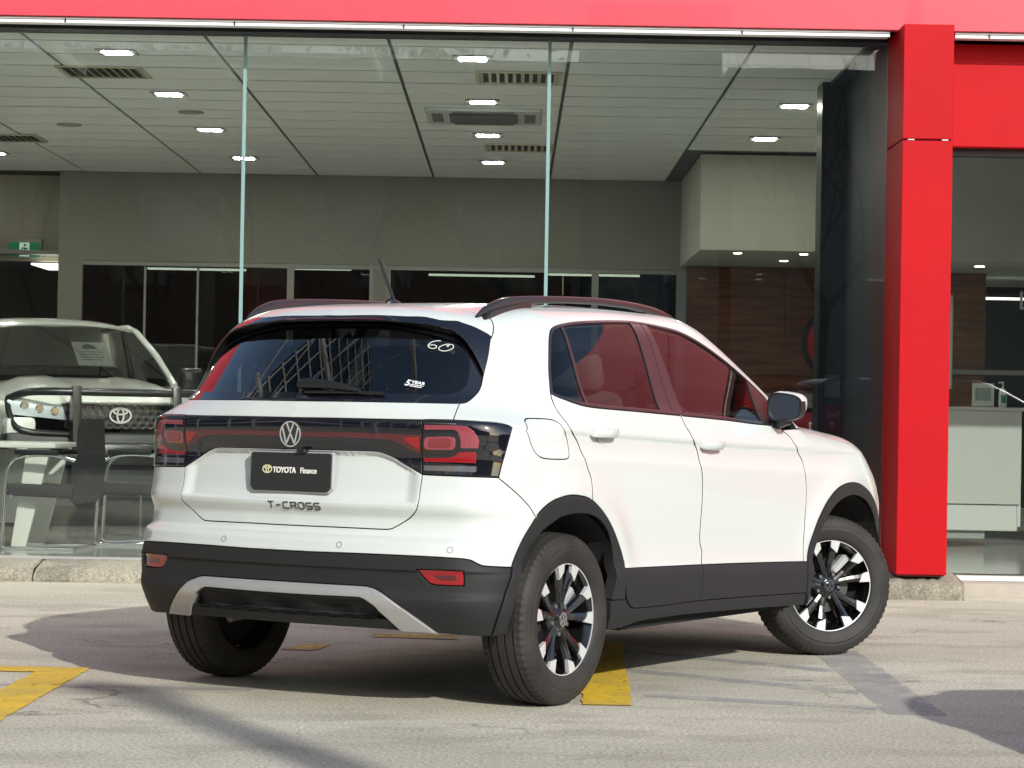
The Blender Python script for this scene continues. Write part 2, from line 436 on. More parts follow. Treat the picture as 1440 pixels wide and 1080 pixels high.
# white metal channel under the fascia
for a, b_ in ((-15, 2.33), (2.74, 25)):
    sbox('fascia_channel', a, b_, 15.075, 15.20, 3.508, 3.538, ALUW, .002)
    sbox('channel_lip', a, b_, 15.065, 15.075, 3.501, 3.5075, ALUW)
    sbox('channel_line', a, b_, 15.069, 15.075, 3.5235, 3.5255, BLK)
    sbox('window_head', a, b_, 15.30, 15.50, 3.50, 3.70, BLK)
x_ = -14.5
while x_ < 2.3:
    sbox('channel_clip', x_, x_ + .008, 15.062, 15.066, 3.501, 3.528, BLK); x_ += 1.06
for x_ in (2.95, 3.35): sbox('channel_clip', x_, x_ + .008, 15.062, 15.066, 3.501, 3.528, BLK)
# red pillar: two stacked casings with a shadow gap
pil = empty('pillar_casing', (0, 0, 0), 0, shop)
def pbox(name, *a): return sbox(name, *a, par=pil)
pbox('pillar_panel', 2.386, 2.698, 14.87, 15.52, .150, 2.832, RED, .004)
pbox('pillar_panel', 2.386, 2.698, 14.87, 15.52, 2.842, 3.552, RED, .004)
pbox('pillar_core', 2.40, 2.685, 14.89, 15.5, .14, 3.54, mat('dark_red_core', (.10, .002, .004), .6))
for xx in (2.42, 2.63): pbox('gap_clip', xx, xx + .04, 14.868, 14.885, 2.834, 2.840, ALU)
# lintel over the right window and red cladding further along (seen in the car's windows)
for a, b_ in ((2.702, 6.2), (6.204, 9.7)):
    sbox('lintel_panel', a, b_, 15.30, 15.45, 2.848, 3.53, RED, .003)
for k, (a, b_) in enumerate(((6.6, 8.1), (8.104, 9.6), (9.604, 12.2))):
    sbox('red_wall_panel', a, b_, 15.28, 15.45, .12, 3.53, RED, .003)
for a, b_ in ((12.204, 16.5), (16.504, 20.8), (20.804, 25.0)): sbox('grey_wall_panel', a, b_, 15.28, 15.45, .12, 3.53, mat('grey_cladding', (.30, .31, .31), .6), .003)
for a, b_ in ((14.404, 19.8), (19.804, 25.2)): sbox('grey_fascia_panel', a, b_, 15.05, 15.13, 3.541, 5.35, mat('grey_cladding', (.30, .31, .31), .6), .003)
sbox('window_frame_bar', 2.70, 6.6, 15.40, 15.50, 2.80, 2.846, BLK)
sbox('window_sill', 2.70, 6.6, 15.36, 15.50, .088, .118, SILW)
sbox('window_sill', -15, 2.38, 15.43, 15.50, .120, .138, ALU)
# glass panes with pale cut edges
edges = [-15.0, -11.4, -9.55, -7.6, -5.65, -3.70, -1.749, .206, 2.384]
for a, b_ in zip(edges[:-1], edges[1:]):
    o = sbox('glass_pane', a + .006, b_ - .006, GY - .005, GY + .005, .139, 3.50, SHOPGLASS)
    if b_ < 2.3: sbox('pane_joint', b_ - .011, b_ + .011, GY - .008, GY + .012, .139, 3.50, mat('pane_edge', (.20, .33, .33), .3))
sbox('glass_pane', 2.70, 6.6, GY - .005, GY + .005, .118, 2.80, SHOPGLASS)
sbox('glass_pane', 14.7, 17.2, GY - .005, GY + .005, .118, 3.5, SHOPGLASS)
# interior shell
fl = sheet('showroom_floor', -9.5, 15.43, 25, 26.2, .13, FLOORM)
sbox('end_wall', -9.7, -9.5, 15.5, 26.2, .13, 3.7, WALL)
sbox('end_wall', 12.0, 12.2, 15.5, 26.2, .13, 3.7, WALL)
sbox('rear_wall', -9.5, 12.2, 29.0, 29.2, .13, 3.7, mat('back_office_wall', (.16, .16, .14), .9))
# dark side partition behind the glass at the pillar
part_ = sbox('dark_partition', 2.40, 2.46, 15.50, 17.55, .13, 3.555, NAVY)
sbox('dark_column', 2.265, 2.47, 17.55, 17.80, .13, 3.555, NAVY, .004)
sbox('column_trim', 2.225, 2.265, 17.52, 17.82, .13, 3.555, BLK)
sbox('dark_soffit', 2.28, 2.40, 15.5, 17.55, 3.535, 3.554, NAVY)
# ceiling: suspended tiles 1.2 x 0.6
ceil_ = empty('suspended_ceiling', (0, 0, 0), 0, None); ceil_['kind'] = 'structure'
tile0 = box('ceiling_tile', (0, 0, 0), (1.186, .562, .012), TILEW, ceil_, 0)
grid_m = mat('ceiling_grid', (.09, .09, .085), .7)
lights_at = [(-2.77, 16.63), (-2.72, 18.80), (-2.69, 21.13), (-2.65, 23.46), (-.31, 16.64), (-.27, 18.94), (-.25, 21.2), (-.22, 23.45), (2.18, 18.87), (2.18, 21.10), (-5.15, 16.63), (-5.15, 18.8), (-5.1, 21.1), (-5.08, 23.4)]
vents_at = [(-3.03, 17.63), (-4.66, 22.07), (.01, 17.55), (.03, 22.17), (3.3, 17.6)]
first = True
X0, Y0 = -2.07 - 1.213*6, 15.58
import itertools
for i in range(12):
    for j in range(18):
        cx, cy = X0 + 1.213*(i + .5), Y0 + .6*(j + .5)
        if cy > 25.0 or cx > 5.8: continue
        if cx > 1.75 and cy > 22.3: continue
        if abs(cx + .27) < .75 and abs(cy - 19.75) < .35: pass
        if first: tile0.location = (cx, cy, 3.566); first = False
        else: instance(tile0, ceil_, (cx, cy, 3.566 + random.uniform(-.0015, .0015)))
sbox('ceiling_backing', -9.5, 12, 15.52, 26, 3.575, 3.60, grid_m)
LAMP = mat('lamp_panel', (.9, .9, .88), .5, emit=(1.0, .97, .90), estr=150.0)
LT = None
for (x, y) in lights_at:
    if LT is None:
        LT = empty('ceiling_light', (x, y, 3.553)); tag(LT, 'small rectangular lit ceiling light recessed in the tiles', 'ceiling light', 'small lights in the showroom ceiling')
        box('light_frame', (0, 0, .002), (.27, .24, .012), mat('light_trim', (.30, .31, .30), .5), LT, .002)
        box('light_diffuser', (0, 0, -.005), (.185, .15, .006), LAMP, LT)
    else:
        c_ = copy_tree(LT); c_.location = (x, y, 3.553)
lab_l = ['frontmost small lit ceiling light in the row left of the first glass joint', 'second small lit ceiling light back in the left row', 'third small lit ceiling light back in the left row', 'rearmost lit ceiling light, crossed by the left glass joint',
         'frontmost lit ceiling light in the middle row, under the reflected branches', 'lit ceiling light just in front of the air conditioner cassette', 'lit ceiling light just behind the air conditioner cassette', 'rearmost lit ceiling light in the middle row',
         'front lit ceiling light in the row beside the dark column', 'rear lit ceiling light in the row, above the beige bulkhead',
         'frontmost lit ceiling light beyond the left edge of the window', 'second lit ceiling light beyond the left edge of the window', 'lit ceiling light at the left edge, near the louvred vent', 'rearmost lit ceiling light at the left edge, above the exit sign']
for o, l in zip([o for o in bpy.data.objects if o.name.startswith('ceiling_light') and o.parent is None], lab_l): o['label'] = l
VT = None
vl = ['louvred square ceiling vent in front of the left lights', 'louvred ceiling vent at the left edge above the exit sign', 'louvred ceiling vent in front of the air conditioner beside the glass joint', 'louvred ceiling vent behind the air conditioner cassette', 'louvred ceiling vent over the reception room']
for k, (x, y) in enumerate(vents_at):
    if VT is None:
        VT = empty('ceiling_vent', (x, y, 3.556)); tag(VT, vl[0], 'vent', 'louvred vents in the showroom ceiling')
        box('vent_frame', (0, 0, .006), (.62, .56, .010), mat('vent_back', (.05, .045, .03), .8), VT)
        for q in range(10): box('vent_slat', (-.27 + .06*q, 0, -.008), (.030, .50, .004), mat('vent_slat', (.50, .47, .35), .5), VT, 0, Matrix.Rotation(math.radians(35), 3, 'Y'))
        for q in (-.27, .27): box('vent_rim', (0, q, -.004), (.62, .03, .012), mat('vent_slat', (.50, .47, .35), .5), VT)
        for q in (-.30, .30): box('vent_rim', (q, 0, -.004), (.03, .56, .012), mat('vent_slat', (.50, .47, .35), .5), VT)
    else:
        c_ = copy_tree(VT); c_.location = (x, y, 3.556); c_['label'] = vl[k]
ac = empty('air_conditioner', (-.27, 19.85, 3.55)); tag(ac, 'ceiling cassette air conditioner with dark louvres in the middle of the tiles', 'air conditioner')
box('cassette_panel', (0, 0, 0), (.95, .95, .03), mat('cassette_white', (.50, .51, .49), .5), ac, .01)
box('intake_grille', (0, 0, -.018), (.56, .56, .012), mat('intake', (.10, .10, .10), .6), ac)
for q in range(7): box('grille_slat', (0, -.22 + .073*q, -.026), (.54, .010, .006), mat('intake_slat', (.25, .25, .25), .5), ac)
for a_ in range(4): box('louvre', (.38*math.cos(a_*math.pi/2), .38*math.sin(a_*math.pi/2), -.018), (.50 if a_ % 2 else .09, .09 if a_ % 2 else .50, .008), mat('louvre_dark', (.16, .16, .16), .5), ac)
for k, (x, y) in enumerate(((-2.70, 19.94), (-3.9, 20.99))):
    bm = bmesh.new(); cyl(bm, (0, 0, 0), (0, 0, -.012), .11, .105, 24); o = from_bm('ceiling_speaker', bm, mat('speaker_grille', (.30, .30, .28), .8), None, angle=40); o.location = (x, y, 3.561)
    tag(o, ['round flush ceiling speaker right of the left row of lights', 'round flush ceiling speaker left of the left row of lights'][k], 'speaker', 'round speakers in the showroom ceiling')
# back wall with glazed offices
YB = 25.1
sbox('upper_back_wall', -4.649, 5.8, YB, YB + .2, 2.63, 3.56, WALL)
sbox('wall_pier', -4.649, -4.50, YB, YB + .2, .13, 2.63, WALL)
sbox('side_return', -4.75, -4.649, YB, YB + 1.2, .13, 3.56, WALL)
sbox('left_upper_wall', -9.5, -4.75, YB + .55, YB + .7, 2.645, 3.56, mat('warm_wall', (.42, .39, .31), .85))
sbox('wall_pier', 1.70, 1.80, YB - .01, YB + .2, .13, 2.63, mat('grey_frame', (.24, .25, .235), .6))
FR = mat('office_frame', (.26, .265, .24), .5)
OG = glass_mat('office_glass', (.55, .60, .56), 1.5)
for x_ in (-2.33, -1.47, -1.32, .85): sbox('office_mullion', x_ - .035, x_ + .035, YB + .02, YB + .10, .13, 2.63, FR)
for x_ in (-3.85, -3.3): sbox('office_mullion', x_ - .012, x_ + .012, YB + .05, YB + .08, .13, 2.58, FR)
sbox('office_head', -4.5, 1.70, YB + .01, YB + .12, 2.585, 2.628, FR)
sbox('office_glazing', -4.5, -2.36, YB + .055, YB + .065, .13, 2.585, OG)
sbox('office_glazing', -2.30, -1.50, YB + .055, YB + .065, .13, 2.585, OG)
sbox('office_glazing', -1.29, .82, YB + .055, YB + .065, .13, 2.585, OG)
sbox('office_glazing', .88, 1.68, YB + .055, YB + .065, .13, 2.585, OG)
sbox('wall_pier', -1.45, -1.34, YB + .0, YB + .2, .13, 2.585, WALL)
sbox('office_ceiling', -9.5, 12, 25.3, 29, 2.70, 2.74, mat('office_ceiling', (.22, .22, .20), .9))
sbox('office_partition', -3.35, -3.2, 25.8, 29, .13, 2.7, mat('office_grey', (.13, .14, .12), .9))
sbox('office_partition', -4.3, -4.15, 26.5, 29, .13, 2.7, mat('office_grey', (.13, .14, .12), .9))
sbox('office_partition', -1.44, -1.36, 25.4, 29, .13, 2.7, mat('office_dark', (.05, .05, .045), .9))
sbox('red_office_wall', -2.9, -2.32, 25.6, 25.7, .13, 2.66, mat('office_red', (.30, .012, .015), .6))
LT2 = mat('strip_lamp', (.9, .9, .9), .5, emit=(1.0, .97, .88), estr=1.6)
for k, (x0, x1, y_, z_) in enumerate(((-3.87, -2.83, 25.45, 2.575), (-2.35, -1.72, 25.45, 2.60), (-.90, .22, 25.45, 2.56), (.36, 1.33, 25.45, 2.585))):
    o = box('strip_light', ((x0+x1)/2, y_, z_), (x1-x0, .05, .022), LT2, None, .003)
    tag(o, ['long lit strip light in the left glazed office beside the red wall', 'short lit strip light in the office left of the wall pier', 'long lit strip light in the office crossed by the right glass joint', 'lit strip light in the rightmost back office'][k], 'strip light', 'strip lights in the back offices')
o = box('light_panel', (-4.86, 25.75, 2.592), (.42, .95, .02), LT2, None, .003); tag(o, 'square lit ceiling panel under the wall with the exit sign', 'ceiling light')
# bulkhead and timber wall on the right
BULK = mat('bulkhead_paint', (.42, .41, .34), .85, noise=.04, nscale=2)
sbox('bulkhead', 1.73, 5.8, 22.45, 25.1, 2.665, 3.556, BULK)
TIM = mat('timber_veneer', (.13, .045, .018), .38, coat=.15)
def timber():
    m = TIM; n = m.node_tree; b = n.nodes['Principled BSDF']; L = n.links.new
    tc = n.nodes.new('ShaderNodeTexCoord'); mp = n.nodes.new('ShaderNodeMapping'); mp.inputs['Scale'].default_value = (1.2, 1, 14); L(tc.outputs['Object'], mp.inputs[0])
    t = n.nodes.new('ShaderNodeTexNoise'); t.inputs['Scale'].default_value = 1.6; t.inputs['Detail'].default_value = 8; L(mp.outputs[0], t.inputs[0])
    r = n.nodes.new('ShaderNodeValToRGB'); e = r.color_ramp.elements; e[0].position = .3; e[1].position = .72; e[0].color = (.055, .017, .007, 1); e[1].color = (.20, .075, .028, 1)
    L(t.outputs['Fac'], r.inputs[0]); L(r.outputs[0], b.inputs['Base Color'])
timber()
for k in range(8):
    z0 = .13 + .318*k
    for j in range(4): sbox('timber_board', 1.80 + j*1.0 + .0015, 2.80 + j*1.0 - .0015, 24.86, 24.90, z0 + .0015, min(z0 + .3165, 2.664), TIM)
sbox('timber_backing', 1.80, 5.8, 24.90, 25.1, .13, 2.664, BLK)
DL = mat('downlight_lamp', (.9, .85, .7), .5, emit=(1.0, .86, .62), estr=26.0)
dl0 = None
for k, (x, y) in enumerate(((2.11, 22.75), (2.735, 22.75), (2.66, 23.75), (3.75, 19.4))):
    z_ = 2.664 if k < 3 else 2.36
    bm = bmesh.new(); cyl(bm, (0, 0, 0), (0, 0, -.006), .052, .052, 20); r_ = from_bm('downlight', bm, ALU)
    r_.location = (x, y, z_)
    tag(r_, ['left round downlight under the beige bulkhead', 'right round downlight under the bulkhead beside the dark column', 'rear round downlight near the timber wall', 'round downlight in the reception room ceiling'][k], 'downlight', 'round downlights')
    bm = bmesh.new(); cyl(bm, (0, 0, -.0065), (0, 0, -.009), .038, .038, 20); from_bm('lamp', bm, DL, r_)
# round red sign on the timber wall, tiled splash and red counter front
sg_ = empty('round_sign', (3.38, 24.82, 1.89)); tag(sg_, 'round red wall sign with dark rim, half hidden by the dark column', 'sign')
bm = bmesh.new(); cyl(bm, (0, .03, 0), (0, -.02, 0), .40, .40, 48); from_bm('sign_rim', bm, BLK, sg_, angle=40)
bm = bmesh.new(); cyl(bm, (0, -.02, 0), (0, -.035, 0), .345, .345, 48); from_bm('sign_disc', bm, mat('sign_red', (.50, .010, .015), .4), sg_, angle=40)
tl_ = empty('tiled_splash', (2.95, 24.80, 1.30)); tag(tl_, 'pale tiled strip low on the timber wall above the red counter', 'wall tiles')
for i in range(7):
    for j in range(2): box('tile', (-.30 + .105*i, 0, -.05 + .075*j), (.100, .012, .070), mat('pale_tile', (.34, .35, .33), .3), tl_, .002)
rc = empty('red_counter', (3.02, 24.2, .13)); tag(rc, 'red counter front with white lettering behind the car mirror', 'counter')
box('counter_front', (0, 0, .52), (.85, .10, 1.04), mat('counter_red', (.33, .008, .014), .4), rc, .005)
cu = bpy.data.curves.new('lettering', 'FONT'); cu.body = 'to'; cu.size = .17; cu.extrude = .002; cu.materials.append(mat('letter_white', (.75, .75, .72), .5))
co = bpy.data.objects.new('lettering', cu); link(co, rc); co.location = (-.05, -.056, .86); co.rotation_euler = (math.pi/2, 0, 0)
# exit sign
ex_ = empty('exit_sign', (-5.20, 25.60, 2.775)); tag(ex_, 'green running-man exit sign on the wall at the left', 'sign')
box('sign_body', (0, 0, .0), (.36, .06, .20), mat('sign_grey', (.35, .35, .33), .5), ex_, .004)
box('sign_face', (0, -.034, -.015), (.335, .008, .150), mat('exit_green', (.004, .20, .07), .5, emit=(0, .45, .15), estr=.10), ex_)
box('sign_window', (0, -.040, -.015), (.105, .005, .148), mat('exit_white', (.7, .9, .78), .5, emit=(.7, 1, .8), estr=.30), ex_)
GB = mat('exit_dark_green', (.004, .10, .035), .6)
fr_ = lambda p, q, d: (p, -.0425 - d, q - .015)
strokes('running_figure', [[(-.002, .022), (.004, -.012)], [(.004, -.012), (.024, -.030), (.018, -.058)], [(.004, -.012), (-.012, -.034), (-.036, -.040)], [(.0, .018), (.024, .006), (.034, .018)], [(.0, .018), (-.024, .014), (-.030, -.004)]], .013, .001, GB, ex_, None, fr_)
bm = bmesh.new(); cyl(bm, (.006, -.043, .032), (.006, -.0445, .032), .013, .013, 16); from_bm('figure_head', bm, GB, ex_)
# mirrored 'Exit' sticker on the partition glass
st_ = empty('exit_sticker', (2.335, 17.545, 1.105)); tag(st_, 'faded red sticker with mirrored exit lettering on the dark glass', 'sticker')
box('sticker_sheet', (0, 0, 0), (.125, .004, .20), mat('sticker_red', (.085, .006, .012), .5), st_)
cu = bpy.data.curves.new('sticker_lettering', 'FONT'); cu.body = 'Exit'; cu.size = .060; cu.extrude = .0006; cu.materials.append(mat('sticker_pale', (.20, .13, .14), .6))
co = bpy.data.objects.new('sticker_lettering', cu); link(co, st_); co.matrix_local = Matrix(((-1, 0, 0, .052), (0, 0, -1, -.003), (0, 1, 0, .012), (0, 0, 0, 1)))
co = strokes('sticker_arrow', [[(0, -.075), (0, -.02)], [(-.022, -.042), (0, -.02), (.022, -.042)]], .009, .0006, mat('sticker_pale', (.20, .13, .14), .6), st_, None, lambda p, q, d: (p, -.003 - d, q))
o = box('paper_notice', (2.33, 17.545, 1.345), (.115, .004, .165), mat('notice_dim', (.075, .080, .085), .6)); tag(o, 'pale notice fixed above the mirrored exit sticker', 'notice')

# ---------- car body surface (right half; q = -y >= 0) ----------
def _curve(xs, ys, n=1200):
    """smooth (C1 monotone-ish cubic) curve through points, tabulated"""
    xs = np.array(xs, float); ys = np.array(ys, float)
    h = np.diff(xs); d = np.diff(ys) / h
    m = np.zeros(len(xs)); m[0] = d[0]; m[-1] = d[-1]
    for i in range(1, len(xs) - 1):
        if d[i-1] * d[i] > 0:
            w1 = 2*h[i] + h[i-1]; w2 = h[i] + 2*h[i-1]
            m[i] = (w1 + w2) / (w1 / d[i-1] + w2 / d[i])
    X = np.linspace(xs[0], xs[-1], n)
    k = np.clip(np.searchsorted(xs, X, side='right') - 1, 0, len(xs) - 2)
    t = (X - xs[k]) / h[k]
    Y = ((1+2*t)*(1-t)**2*ys[k] + t*(1-t)**2*h[k]*m[k] + t*t*(3-2*t)*ys[k+1] + t*t*(t-1)*h[k]*m[k+1])
    return lambda x: np.interp(x, X, Y)

def _sstep(a, b, x):  # smooth step (a > b runs downwards)
    t = np.minimum(np.maximum((x - a) / (b - a), 0), 1)
    return t*t*(3 - 2*t)

# side section: half width against height above/below the shoulder crease
_zc = _curve([-0.75, -0.45, 0.1, 1.0, 1.9, 2.6, 3.4], [1.06, 1.053, 1.035, 1.000, .972, .955, .93])
_side_lo = _curve([-.90, -.80, -.745, -.70, -.64, -.56, -.535, -.512, -.49, -.44, -.36, -.25, -.15, -.116, -.105, -.096, -.055, -.024, -.008, 0.0],
                  [.800, .832, .850, .866, .874, .877, .870, .857, .853, .851, .855, .861, .8655, .8675, .8670, .8640, .8595, .8610, .8675, .8690])
_side_hi = _curve([0.0, .005, .014, .05, .10, .14, .30, .42, .50, .62],
                  [.869, .8675, .8645, .851, .832, .811, .752, .704, .670, .615])
_px = _curve([-.85, -.74, -.60, -.40, -.15, .2, 1.2, 2.4, 2.75, 3.0, 3.2, 3.45],
             [-.12, -.072, -.036, -.012, 0, 0, .004, .0, -.014, -.050, -.105, -.21])
_pxh = _curve([-.80, -.55, -.30, .2, .8, 1.4, 2.1], [-.015, -.010, -.004, 0, 0, -.004, -.030])
_pxd = _curve([-.80, -.50, -.40, -.30, -.20, -.10, .02, .2, 2.5], [-.27, -.170, -.126, -.078, -.042, -.016, -.002, 0, 0])
def S_side(x, z):
    dz = z - _zc(x)
    s = np.where(dz < 0, _side_lo(dz), _side_hi(dz)) + _px(x)
    s = s + _pxh(x) * _sstep(0.03, .35, dz) + _pxd(x) * _sstep(-.04, .12, dz)
    # soft swelling over the two wheels
    for cx in (-.072, 2.479):
        r = np.sqrt((x - cx)**2 + (z - .33)**2)
        s = s + .016 * np.exp(-((r - .47) / .075)**2) * _sstep(.40, .62, z) * (dz < 0.25)
    return s

# rear section along the centre line
_rear_c = _curve([.18, .24, .30, .36, .405, .425, .445, .50, .516, .526, .57, .60, .625, .65, .70, .748, .757, .80, .87, .93, .99, 1.06, 1.10, 1.14, 1.20, 1.30, 1.40, 1.52, 1.6],
                 [-.60, -.640, -.690, -.728, -.749, -.751, -.742, -.743, -.745, -.754, -.755, -.749, -.742, -.688, -.682, -.704, -.705, -.692, -.680, -.672, -.682, -.684, -.672, -.652, -.622, -.574, -.522, -.455, -.41])
_rear_q = _curve([0, .2, .4, .55, .7, .8, .9, 1.1], [0, .006, .026, .052, .092, .135, .195, .36])
def R_rear(q, z):
    return _rear_c(z) + _rear_q(q) * (1 + .9*_sstep(1.05, 1.15, z) + .35*_sstep(1.15, 1.4, z))

_front_c = _curve([.18, .25, .35, .5, .65, .78, .86, .93, 1.1], [3.22, 3.30, 3.36, 3.385, 3.385, 3.372, 3.33, 3.27, 3.05])
def F_front(q, z):
    return _front_c(z) - (.17 + .09*_sstep(.66, .88, z))*(q/.8)**2 - .16*(q/.8)**6

_top_c = _curve([-.70, -.55, -.35, -.1, .3, .7, 1.0, 1.2, 1.35, 1.5, 1.72, 1.9, 2.0, 2.12, 2.2, 2.4, 2.7, 2.90, 3.05, 3.2, 3.5],
                [1.452, 1.480, 1.503, 1.524, 1.543, 1.553, 1.551, 1.542, 1.517, 1.467, 1.362, 1.267, 1.208, 1.133, 1.100, 1.076, 1.045, 1.000, .945, .87, .70])
def T_top(x, q):
    g = _sstep(2.1, 2.35, x)            # 0 greenhouse, 1 bonnet
    xs = x + (1 - g) * _sstep(1.1, 1.5, x) * .08 * (q/.7)**2
    cr = (1-g) * (.010*(q/.6)**2 + (.020 - .012*_sstep(.9, 1.4, x) + .085*_sstep(0.05, -.45, x))*(q/.62)**4) + g*(.020*(q/.7)**2 + .014*(q/.75)**6)
    return _top_c(xs) - cr

def _smax(a, b, k):
    h = np.maximum(k - np.abs(a - b), 0) / k
    return np.maximum(a, b) + h*h*k*.25

def Fbody(x, q, z):
    q = np.abs(q)
    a = q - S_side(x, z)
    b = R_rear(q, z) - x
    c = x - F_front(q, z)
    d = z - T_top(x, q)
    kr = .13 - .06*_sstep(1.0, 1.2, z)
    e = _smax(a, b, kr)
    e = _smax(e, c, .16)
    kt = .10 + .04*_sstep(2.1, 2.5, x)
    return _smax(e, d, kt)

# chart (u, v) on the body: u runs rear centre -> rear corner -> side -> front corner -> front centre
XR, QC, RC = -.30, .45, .45
U1 = QC + RC*math.pi/2           # start of the side
XF = 3.00
U2 = U1 + (XF - XR)              # end of the side
U3 = U2 + RC*math.pi/2
VF = .45*math.pi/2
def _z0(x):
    return np.interp(x, [-9, 1.75, 2.3, 2.8, 3.1, 3.3, 9], [1.15, 1.15, .95, .86, .72, .62, .62])

def chart(u, v):
    """(u, v) -> 3D points on the body surface, right half (y negative)"""
    u = np.asarray(u, float); v = np.asarray(v, float)
    a1 = np.clip((u - QC)/RC, 0, math.pi/2)
    a2 = np.clip((u - U2)/RC, 0, math.pi/2)
    side = (u >= U1) & (u <= U2)
    ox = np.where(u < U1, XR, np.where(u > U2, XF, XR + (u - U1)))
    oq = np.where(u < QC, u, QC); oq = np.where(u > U3, QC - (u - U3), oq)
    dx = np.where(u < U1, -np.cos(a1), np.where(u > U2, np.sin(a2), 0.0))
    dq = np.where(u < U1, np.sin(a1), np.where(u > U2, np.cos(a2), 1.0))
    z0 = _z0(ox)
    v = v + 1.15 - z0
    oz = z0 + np.minimum(v, 0)
    fa = np.clip(v/.45, 0, math.pi/2)
    ch, sh = np.cos(fa), np.sin(fa)
    inw = np.clip(v - VF, 0, None)
    ox = ox - dx*inw; oq = oq - dq*inw
    dx = dx*ch; dq = dq*ch; dz = sh
    lo = np.zeros_like(ox); hi = np.full_like(ox, 1.3)
    for _ in range(14):
        m = .5*(lo + hi)
        f = Fbody(ox + m*dx, oq + m*dq, oz + m*dz)
        pos = f > 0
        hi = np.where(pos, m, hi); lo = np.where(pos, lo, m)
    # secant polish
    flo = Fbody(ox + lo*dx, oq + lo*dq, oz + lo*dz); fhi = Fbody(ox + hi*dx, oq + hi*dq, oz + hi*dz)
    t = lo + (hi - lo) * np.clip(-flo/np.where(np.abs(fhi - flo) < 1e-12, 1e-12, fhi - flo), 0, 1)
    return np.stack([ox + t*dx, -(oq + t*dq), oz + t*dz], -1)

def bnormal(P):
    e = 1.5e-3
    x, q, z = P[..., 0], -P[..., 1], P[..., 2]
    g = np.stack([Fbody(x+e, q, z) - Fbody(x-e, q, z), -(Fbody(x, q+e, z) - Fbody(x, q-e, z)), Fbody(x, q, z+e) - Fbody(x, q, z-e)], -1)
    return g / np.maximum(np.linalg.norm(g, axis=-1, keepdims=True), 1e-9)

# ---------- panels cut out of the body surface ----------
def chart_s(u, v):
    u = np.asarray(u, float); P = chart(np.abs(u), v)
    P[..., 1] *= np.where(u < 0, -1, 1)
    return P

def chart_top(x, y):
    x = np.asarray(x, float); y = np.asarray(y, float)
    lo = np.full_like(x, .55); hi = np.full_like(x, 1.75)
    for _ in range(15):
        m = .5*(lo + hi); f = Fbody(x, np.abs(y), m) > 0
        hi = np.where(f, m, hi); lo = np.where(f, lo, m)
    fl = Fbody(x, np.abs(y), lo); fh = Fbody(x, np.abs(y), hi)
    z = lo + (hi - lo)*np.clip(-fl/np.where(np.abs(fh - fl) < 1e-12, 1e-12, fh - fl), 0, 1)
    return np.stack([x, y, z], -1)

def spl(pts, n=5):
    """smooth open 2D polyline"""
    P = np.array(pts, float)
    if len(P) < 3:
        return P
    out = []
    for i in range(len(P) - 1):
        p0 = P[i-1] if i else 2*P[0] - P[1]; p1 = P[i]; p2 = P[i+1]; p3 = P[i+2] if i + 2 < len(P) else 2*P[-1] - P[-2]
        # centripetal-ish: plain Catmull-Rom with tangents limited by chord
        c = np.linalg.norm(p2 - p1)
        m1 = (p2 - p0)*.5; m2 = (p3 - p1)*.5
        for m_ in (m1, m2):
            L = np.linalg.norm(m_)
            if L > 1.3*c: m_ *= 1.3*c/L
        for k in range(n):
            t = k/n
            out.append((1+2*t)*(1-t)**2*p1 + t*(1-t)**2*m1 + t*t*(3-2*t)*p2 + t*t*(t-1)*m2)
    out.append(P[-1])
    return np.array(out)

def sub(name, p=None, q=None):
    """piece of a named curve between the vertices nearest p and q (in that order)"""
    c = CV[name]
    i = 0 if p is None else int(np.argmin(((c - np.array(p))**2).sum(1)))
    j = len(c) - 1 if q is None else int(np.argmin(((c - np.array(q))**2).sum(1)))
    return c[i:j+1] if i <= j else c[j:i+1][::-1]

def join(*segs):
    out = []
    for s in segs:
        for p in np.atleast_2d(np.array(s, float)):
            if not out or np.hypot(*(p - out[-1])) > 2.5e-3: out.append(p)
    while np.hypot(*(out[0] - out[-1])) < 2.5e-3: out.pop()
    return np.array(out)

def symm(half, axis=0):
    """closed polygon from its right half (runs centre -> centre); axis = coordinate that flips"""
    h = np.array(half, float); m = h[::-1].copy(); m[:, axis] *= -1
    return join(h, m)

def resample(poly, s):
    out = []
    n = len(poly)
    for i in range(n):
        a = poly[i]; b = poly[(i+1) % n]; L = np.hypot(*(b - a)); k = max(1, int(math.ceil(L/s)))
        for t in range(k): out.append(a + (b - a)*t/k)
    return np.array(out)

def area(p):
    x, y = p[:, 0], p[:, 1]
    return .5*np.sum(x*np.roll(y, -1) - np.roll(x, -1)*y)

def inset(poly, d):
    """shift a CCW polygon inwards by d"""
    a = poly - np.roll(poly, 1, 0); b = np.roll(poly, -1, 0) - poly
    a /= np.maximum(np.linalg.norm(a, axis=1, keepdims=True), 1e-9); b /= np.maximum(np.linalg.norm(b, axis=1, keepdims=True), 1e-9)
    na = np.stack([-a[:, 1], a[:, 0]], 1); nb = np.stack([-b[:, 1], b[:, 0]], 1)
    m = na + nb; m /= np.maximum(np.linalg.norm(m, axis=1, keepdims=True), 1e-9)
    k = 1/np.maximum((m*nb).sum(1), .5)
    return poly + m*k[:, None]*d

def inside(P, poly):
    x, y = P[:, 0], P[:, 1]; r = np.zeros(len(P), bool)
    a = poly; b = np.roll(poly, -1, 0)
    for (x1, y1), (x2, y2) in zip(a, b):
        if y1 == y2: continue
        c = ((y1 > y) != (y2 > y)) & (x < (x2 - x1)*(y - y1)/(y2 - y1) + x1)
        r ^= c
    return r

